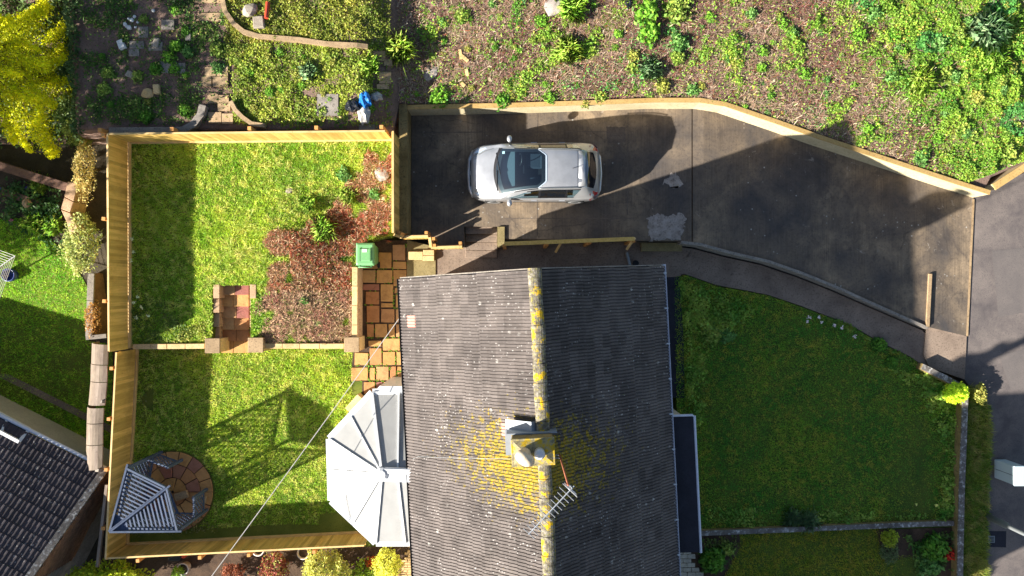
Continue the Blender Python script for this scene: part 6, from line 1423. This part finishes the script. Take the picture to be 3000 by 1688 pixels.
for (u, v, r, k, lb) in ((1890,40,50,0,'tall lush green bush at the top of the bank'),(1900,100,42,0,'lush green bush just below the tall one at the top of the bank'),(1978,38,42,1,'broad leafy plant right of the tall lush bush'),(1985,128,30,2,'dark green leafy plant below the broad leafy one'),
    (1290,286,36,0,'bright leafy plant on the wall near the left end of the bank'),(1474,298,26,4,'dark upright bush overhanging the retaining wall'),(1610,288,24,0,'green leafy plant at the wall above the bonnet of the car'),(1715,305,15,3,'small plant hanging over the wall above the car roof'),
    (1757,283,22,1,'pale leafy plant near the wall right of the hanging one'),(2695,460,28,2,'emerald leafy plant at the wall near the lower right of the bank'),(2510,105,28,0,'round bright green plant alone on the brown soil'),(2350,215,24,0,'leafy green plant among brown stems right of centre'),
    (2610,226,24,2,'blue-green leafy plant at the edge of the dense weeds'),(1355,50,26,1,'green plant near the top of the bank above the grey ash heap'),(2945,452,34,1,'weeds at the tip of the bank by the end of the wall'),(640,200,22,2,'pale rosette plant left of the sunlit garden slabs'),(430,345,22,4,'broad leaved plant behind the top fence in shade'),(640,150,26,1,'white flowered plant above the sunlit garden slabs')):
    plant(WM[(k+int(u)) % 7 if False else k], 'leafy_plant', u, v, r, zb, .25, lb, 'plant')
rr = random.Random(77)
small = [(1297,65,16),(1465,52,13),(1440,50,10),(1585,65,26),(1500,285,14),(1560,120,14),(1855,165,22),(1850,200,20),(1985,172,24),(1940,255,26),(2030,265,22),(2230,150,22),(2290,70,22),(2320,100,20),(2150,190,18),(2130,170,16),(2080,50,18),(2200,40,20),(2420,235,14),(2500,250,14),(2420,275,14),(2540,380,20),(2180,315,14),(2245,328,12),(1545,215,12),(1520,150,14),(1590,110,20),(1810,100,16),(1800,140,14),(1815,175,10),(1690,250,10),(1700,60,16),(1740,15,16),(2230,200,18),(2460,60,18),(2560,40,22),(2300,125,16),(1850,270,10)]
small += [(rr.uniform(1200,2600), rr.uniform(10,280), rr.choice((rr.uniform(5,9), rr.uniform(8,15)))) for _ in range(95)]
for (u, v, r) in small: plant(WM[rr.randrange(7)], 'leafy_plant', u, v, r, zb, .25, 'small green weed dotted on the brown middle of the bank', 'weed', 'small weeds dotted over the bank')
for i in range(60):
    u, v = rr.uniform(2600, 2990), rr.uniform(5, 420)
    if u > 2520+.45*v: plant(WM[rr.choice((0, 1, 1, 3, 0, 2))], 'leafy_plant', u, v, rr.uniform(12, 26), zb, .25, 'bright weed standing in the dense green right end of the bank', 'weed', 'weeds crowding the right end of the bank')
for i in range(30):
    u, v = rr.uniform(690, 1090), rr.uniform(150, 330)
    plant(WM[rr.choice((1, 3, 0))], 'leafy_plant', u, v, rr.uniform(8, 18), zb, .25, 'leafy clump in the sunlit hillside ground cover', 'plant', 'clumps in the sunlit ground cover')
for (u, v, r, lb) in ((892,880,14,'small blue-green plant on the dead brown patch, upper one'),(936,948,14,'small green plant on the dead brown patch, lower one'),(1010,510,24,'green weed at the edge of the upper lawn near the fence'),(1100,565,22,'green weed on the rubble strip beside the fence')):
    plant(WM[2], 'leafy_plant', u, v, r, zup, .25, lb, 'plant')
for i in range(16): plant(WM[rr.randrange(7)], 'leafy_plant', rr.uniform(300,560), rr.uniform(0,340), rr.uniform(10,26), zb, .25, 'dark green plant in the shaded hillside bed', 'plant', 'plants in the shaded hillside bed')
for (u, v, r, k, lb) in ((2085,980,30,1,'yellowish weed on the front lawn near the house'),(2130,985,24,2,'leafy weed in the front lawn right of the yellowish one'),(2570,1010,24,4,'broad leaved green plant by the front path'),(2610,1062,20,4,'leafy plant at the lower end of the front path'),(2850,1440,1,0,None),
    (2085,1640,40,4,'green leafy shrub in the dark bed by the paver path'),(2130,1610,22,1,'small yellow-green plant in the dark bed by the paver path'),(2730,1600,44,4,'large green leafy plant in the bed of the lower front garden'),(2716,1655,36,2,'grey-green spiky plant at the bottom of the lower front bed')):
    if lb: plant(WM[k], 'leafy_plant', u, v, r, zfront, .25, lb, 'plant')
plant(TM[2], 'grass_clump', 2365, 1525, 30, zfront, .33, 'silvery spiky grass clump against the dividing wall', 'grass clump'); plant(TM[2], 'grass_clump', 2320, 1515, 26, zfront, .33, 'smaller spiky grass clump left of the silvery one', 'grass clump')
for (u, v, r, lb) in ((105,650,30,'spiky leaved clump in the shaded bed by the white stone'),(160,660,30,'spiky leaved clump in the shaded bed by the wall end'),(120,540,26,'spiky leaved clump below the brown wall')): plant(TM[1], 'grass_clump', u, v, r, ZN, .33, lb, 'grass clump')
# shrubs with stems and crowns
def shrub(u, v, rpx, hgt, zf, cols, n, size, label, nm='shrub', cat='shrub', squash=1.0, shell=.55, flowers=None):
    p = WF(u, v, zf); r = rpx/F*(H-p.z-hgt*.5); root = empty(nm, p, label, cat)
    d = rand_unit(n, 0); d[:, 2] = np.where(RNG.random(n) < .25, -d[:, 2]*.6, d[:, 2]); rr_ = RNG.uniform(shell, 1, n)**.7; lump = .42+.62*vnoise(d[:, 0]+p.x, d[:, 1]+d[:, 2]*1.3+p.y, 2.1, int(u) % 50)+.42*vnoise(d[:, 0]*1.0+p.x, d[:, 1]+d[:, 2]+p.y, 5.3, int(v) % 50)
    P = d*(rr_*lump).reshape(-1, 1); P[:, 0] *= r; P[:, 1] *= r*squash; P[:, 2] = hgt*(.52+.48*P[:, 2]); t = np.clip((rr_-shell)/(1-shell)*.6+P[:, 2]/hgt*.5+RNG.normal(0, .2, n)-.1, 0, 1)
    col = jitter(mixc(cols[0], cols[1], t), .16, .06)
    if flowers is not None: q = RNG.random(n) < flowers[0]; col[q] = flowers[1]
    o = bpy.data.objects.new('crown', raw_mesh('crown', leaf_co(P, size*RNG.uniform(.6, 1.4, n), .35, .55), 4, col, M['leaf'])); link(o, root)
    b = MB()
    for k in range(5):
        a = k*1.256+rnd.uniform(-.3, .3); b.tube([(0, 0, -.05), (r*.25*math.cos(a), r*.25*math.sin(a), hgt*.35), (r*.6*math.cos(a), r*.6*squash*math.sin(a), hgt*.72)], [.03, .02, .008], 5)
    b.build('stem', M['bark'], root); return root
shrub(268,720,52,1.15,ZN,(c_(84,104,52),c_(176,182,116)),3600,.036,'pale variegated shrub growing against the outside of the long fence',squash=2.0)
shrub(290,500,26,1.3,ZN,(c_(120,112,60),c_(198,180,120)),2200,.03,'straggly cream and green climber squeezed beside the fence',squash=3.6)
shrub(272,395,46,1.2,lambda x,y:.3,(c_(80,100,40),c_(150,160,80)),2400,.036,'small leaved shrub at the outer corner of the fences',squash=1.1)
shrub(245,335,48,1.0,lambda x,y:.35,(c_(50,78,34),c_(104,122,66)),2200,.04,'dark green shrub between the conifer and the fence corner',squash=1.2)
shrub(275,110,62,1.0,lambda x,y:.9,(c_(38,62,34),c_(76,100,56)),2200,.05,'dark ivy-like shrub in the shade right of the conifer',squash=1.6)
shrub(250,230,55,1.0,lambda x,y:.7,(c_(38,62,36),c_(80,104,60)),2000,.05,'dark leafy shrub low in the shade beside the conifer')
shrub(290,930,22,.6,lambda x,y:-.3,(c_(120,84,44),c_(180,140,84)),900,.03,'tangle of orange-brown stems between the coped wall and the fence',squash=2.6)
shrub(965,1660,72,1.0,0 and flat(0) or flat(-.01),(c_(104,116,40),c_(196,194,110)),5200,.034,'large round yellow variegated bush below the bottom fence')
shrub(1145,1632,50,1.0,flat(-.01),(c_(122,128,40),c_(206,204,92)),3200,.03,'yellow-green clipped bush between conservatory and buff path')
shrub(820,1648,46,.7,flat(-.01),(c_(84,46,38),c_(140,76,64)),2000,.036,'red leaved shrub below the bottom fence between two pots',flowers=(.25,c_(150,150,80)))
shrub(690,1672,40,.5,flat(-.01),(c_(110,56,48),c_(150,96,70)),1200,.03,'low reddish twiggy shrub near the bottom edge')
shrub(385,1672,100,1.7,flat(-.01),(c_(96,120,26),c_(182,190,50)),5200,.045,'tall lime green bush overlapping the bottom fence corner',squash=.6)
shrub(290,1676,50,1.5,flat(-.3),(c_(96,120,26),c_(178,188,56)),2200,.045,'upright lime green shoots left of the lime bush')
shrub(1080,1690,60,.45,flat(-.01),(c_(84,116,34),c_(150,170,60)),1600,.04,'low green plant patch at the bottom edge below the yellow bush')
shrub(1095,1640,20,.4,flat(-.01),(c_(130,60,30),c_(190,100,50)),500,.03,'small orange leaved plant beside the yellow-green clipped bush')
shrub(535,1664,18,.55,flat(0),(c_(80,120,30),c_(140,170,60)),500,.03,'green plant growing in the white rimmed pot',nm='potted_plant',cat='plant')
shrub(2778,1145,34,.75,zfront,(c_(128,160,30),c_(196,216,60)),2400,.035,'bright lime dome shaped bush at the top corner of the front garden')
shrub(2592,1568,24,.5,zfront,(c_(98,116,30),c_(150,160,50)),1100,.03,'small yellow-green dome bush below the dividing wall')
shrub(2598,1612,30,.3,zfront,(c_(70,84,56),c_(104,116,80)),1200,.025,'grey-green cushion plant at the edge of the lower front lawn',squash=1.1)
shrub(2860,1150,17,.35,flat(-.25),(c_(90,104,44),c_(150,146,76)),900,.035,'tall dry sunlit weeds on the verge by the wall corner',squash=2.0)
shrub(2770,1618,20,.3,zfront,(c_(160,30,24),c_(200,60,44)),260,.035,'small red flowers in the lower front bed',nm='red_flowers',cat='flowers')
def flowers(pts, zf, col, label, group, nm='flower'):
    for (u, v, r) in pts:
        p = WF(u, v, zf); n = 12; P = RNG.normal(0, r*.6, (n, 3))*np.array([1, 1, .35]); P[:, 2] = np.abs(P[:, 2])+.10
        o = bpy.data.objects.new(nm, raw_mesh(nm, leaf_co(P, np.full(n, .026), 1.2, .8), 4, jitter(np.tile(col, (n, 1)), .1, .03), M['leaf'])); o.location = p; link(o); tag(o, label, 'flowers', group)
flowers([(2368,930,.05),(2362,940,.04),(2395,930,.04),(2440,952,.04),(2462,960,.05),(2500,986,.05),(2405,943,.03)], zfront, c_(214,200,208), 'pale pink flowers beside the front path', 'pale flowers along the front path')
flowers([(392,700,.05),(390,765,.06),(395,740,.03),(396,885,.06),(420,900,.05),(408,870,.04),(440,925,.04),(404,930,.05),(385,855,.03)], zup, c_(206,214,186), 'pale flowering weed at the foot of the long fence', 'pale weeds along the long fence')
flowers([(2738,1478,.05),(2680,1476,.03)], zfront, c_(214,210,130), 'cream flowers in the front border', 'cream flowers in the border')
flowers([(168,610,.05),(82,552,.04),(5,555,.05)], ZN, c_(70,64,150), 'small blue flowers in the shaded bed', 'blue flowers in the shaded bed'); flowers([(38,645,.05)], ZN, c_(180,90,140), 'small pink flower in the shaded bed', None)
# ------------------------------------------------------------------ golden conifer
def conifer(base, hgt, rad, label, nbr, per, cols, nm='conifer_tree', leaf=.034):
    root = empty(nm, base, label, 'tree'); b = MB(); b.tube([(0, 0, -.2), (.03, .02, hgt*.4), (0, 0, hgt*.95)], [.17, .11, .02], 9)
    Ps = []; Cs = []; limb = MB()
    for k in range(nbr):
        h = hgt*(.10+.88*(k/nbr)**1.15); R = rad*(1-(h/hgt)**1.5)*rnd.uniform(.7, 1.12)+.18; a = k*2.399+rnd.uniform(-.3, .3); dx, dy = math.cos(a), math.sin(a)
        bend = rnd.uniform(-.7, .7)
        ts = np.linspace(0, 1, 7); pts = [(R*t*math.cos(a+bend*t*t), R*t*math.sin(a+bend*t*t), h+R*(.20*t-.42*t*t+.18*t**3)) for t in ts]; limb.tube(pts[:5], [.035, .028, .02, .014, .008], 5)
        n = int(per*(R/rad+.25)); t = RNG.uniform(.18, 1.0, n)**.8; ang = a+bend*t*t; P = np.stack([R*t*np.cos(ang), R*t*np.sin(ang), h+R*(.20*t-.42*t*t+.18*t**3)], 1)
        wd = (.17*(1-t)+.06)*R*.5; lump = .5+vnoise(t*9+k*3.1, t*0+k, 1.0, 7); wd = wd*lump
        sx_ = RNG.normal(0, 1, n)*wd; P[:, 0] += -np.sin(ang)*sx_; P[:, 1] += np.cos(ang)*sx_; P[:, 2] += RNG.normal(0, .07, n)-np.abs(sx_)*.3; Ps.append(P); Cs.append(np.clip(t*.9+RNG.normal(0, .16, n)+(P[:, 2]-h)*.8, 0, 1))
    P = np.concatenate(Ps); t = np.concatenate(Cs); n = len(P)
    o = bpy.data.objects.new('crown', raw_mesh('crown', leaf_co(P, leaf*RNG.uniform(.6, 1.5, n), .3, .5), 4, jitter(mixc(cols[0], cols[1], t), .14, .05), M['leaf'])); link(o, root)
    b.build('trunk', M['bark'], root, True); limb.build('limbs', M['bark'], root, True); return root
conifer(Vector((-14.9, 6.5, .2)), 7.2, 2.5, 'golden yellow conifer with drooping sprays at the left edge', 78, 1350, (c_(104,120,14), c_(222,218,24)), leaf=.031)
# trees outside the picture on the left whose shade falls across the gardens
def leafy_tree(base, hgt, rad, label, n=5200, cols=(c_(50,76,26), c_(100,124,44)), size=.09):
    root = empty('leafy_tree', base, label, 'tree'); b = MB(); b.tube([(0, 0, -.3), (.1, 0, hgt*.35), (0, .1, hgt*.75)], [.22, .16, .06], 9)
    for k in range(7):
        a = k*.9; b.tube([(0, 0, hgt*.35), (rad*.4*math.cos(a), rad*.4*math.sin(a), hgt*.55), (rad*.75*math.cos(a), rad*.75*math.sin(a), hgt*.72)], [.09, .06, .02], 6)
    b.build('trunk', M['bark'], root, True); cen = rand_unit(26, -.3)*RNG.uniform(.35, .95, (26, 1)); k = RNG.integers(0, 26, n)
    P = cen[k]+RNG.normal(0, .19, (n, 3)); P = P*np.array([rad, rad, hgt*.34]); P[:, 2] += hgt*.64
    o = bpy.data.objects.new('crown', raw_mesh('crown', leaf_co(P, size*RNG.uniform(.6, 1.4, n), .3, .6), 4, jitter(mixc(cols[0], cols[1], RNG.random(n)), .15, .05), M['leaf'])); link(o, root)
leafy_tree(Vector((-23.5, -.4, -.5)), 6.0, 2.2, 'leafy tree standing beyond the left edge beside the paved yard')
leafy_tree(Vector((-17.9, 2.6, -.2)), 8.0, 2.2, 'tall leafy tree standing just beyond the left edge by the golden conifer', 7000)
def pr_sh(u, v, x, y): return np.clip((fnoise(x, y, 1.3, 151)-.25)*2.6, .1, .95)
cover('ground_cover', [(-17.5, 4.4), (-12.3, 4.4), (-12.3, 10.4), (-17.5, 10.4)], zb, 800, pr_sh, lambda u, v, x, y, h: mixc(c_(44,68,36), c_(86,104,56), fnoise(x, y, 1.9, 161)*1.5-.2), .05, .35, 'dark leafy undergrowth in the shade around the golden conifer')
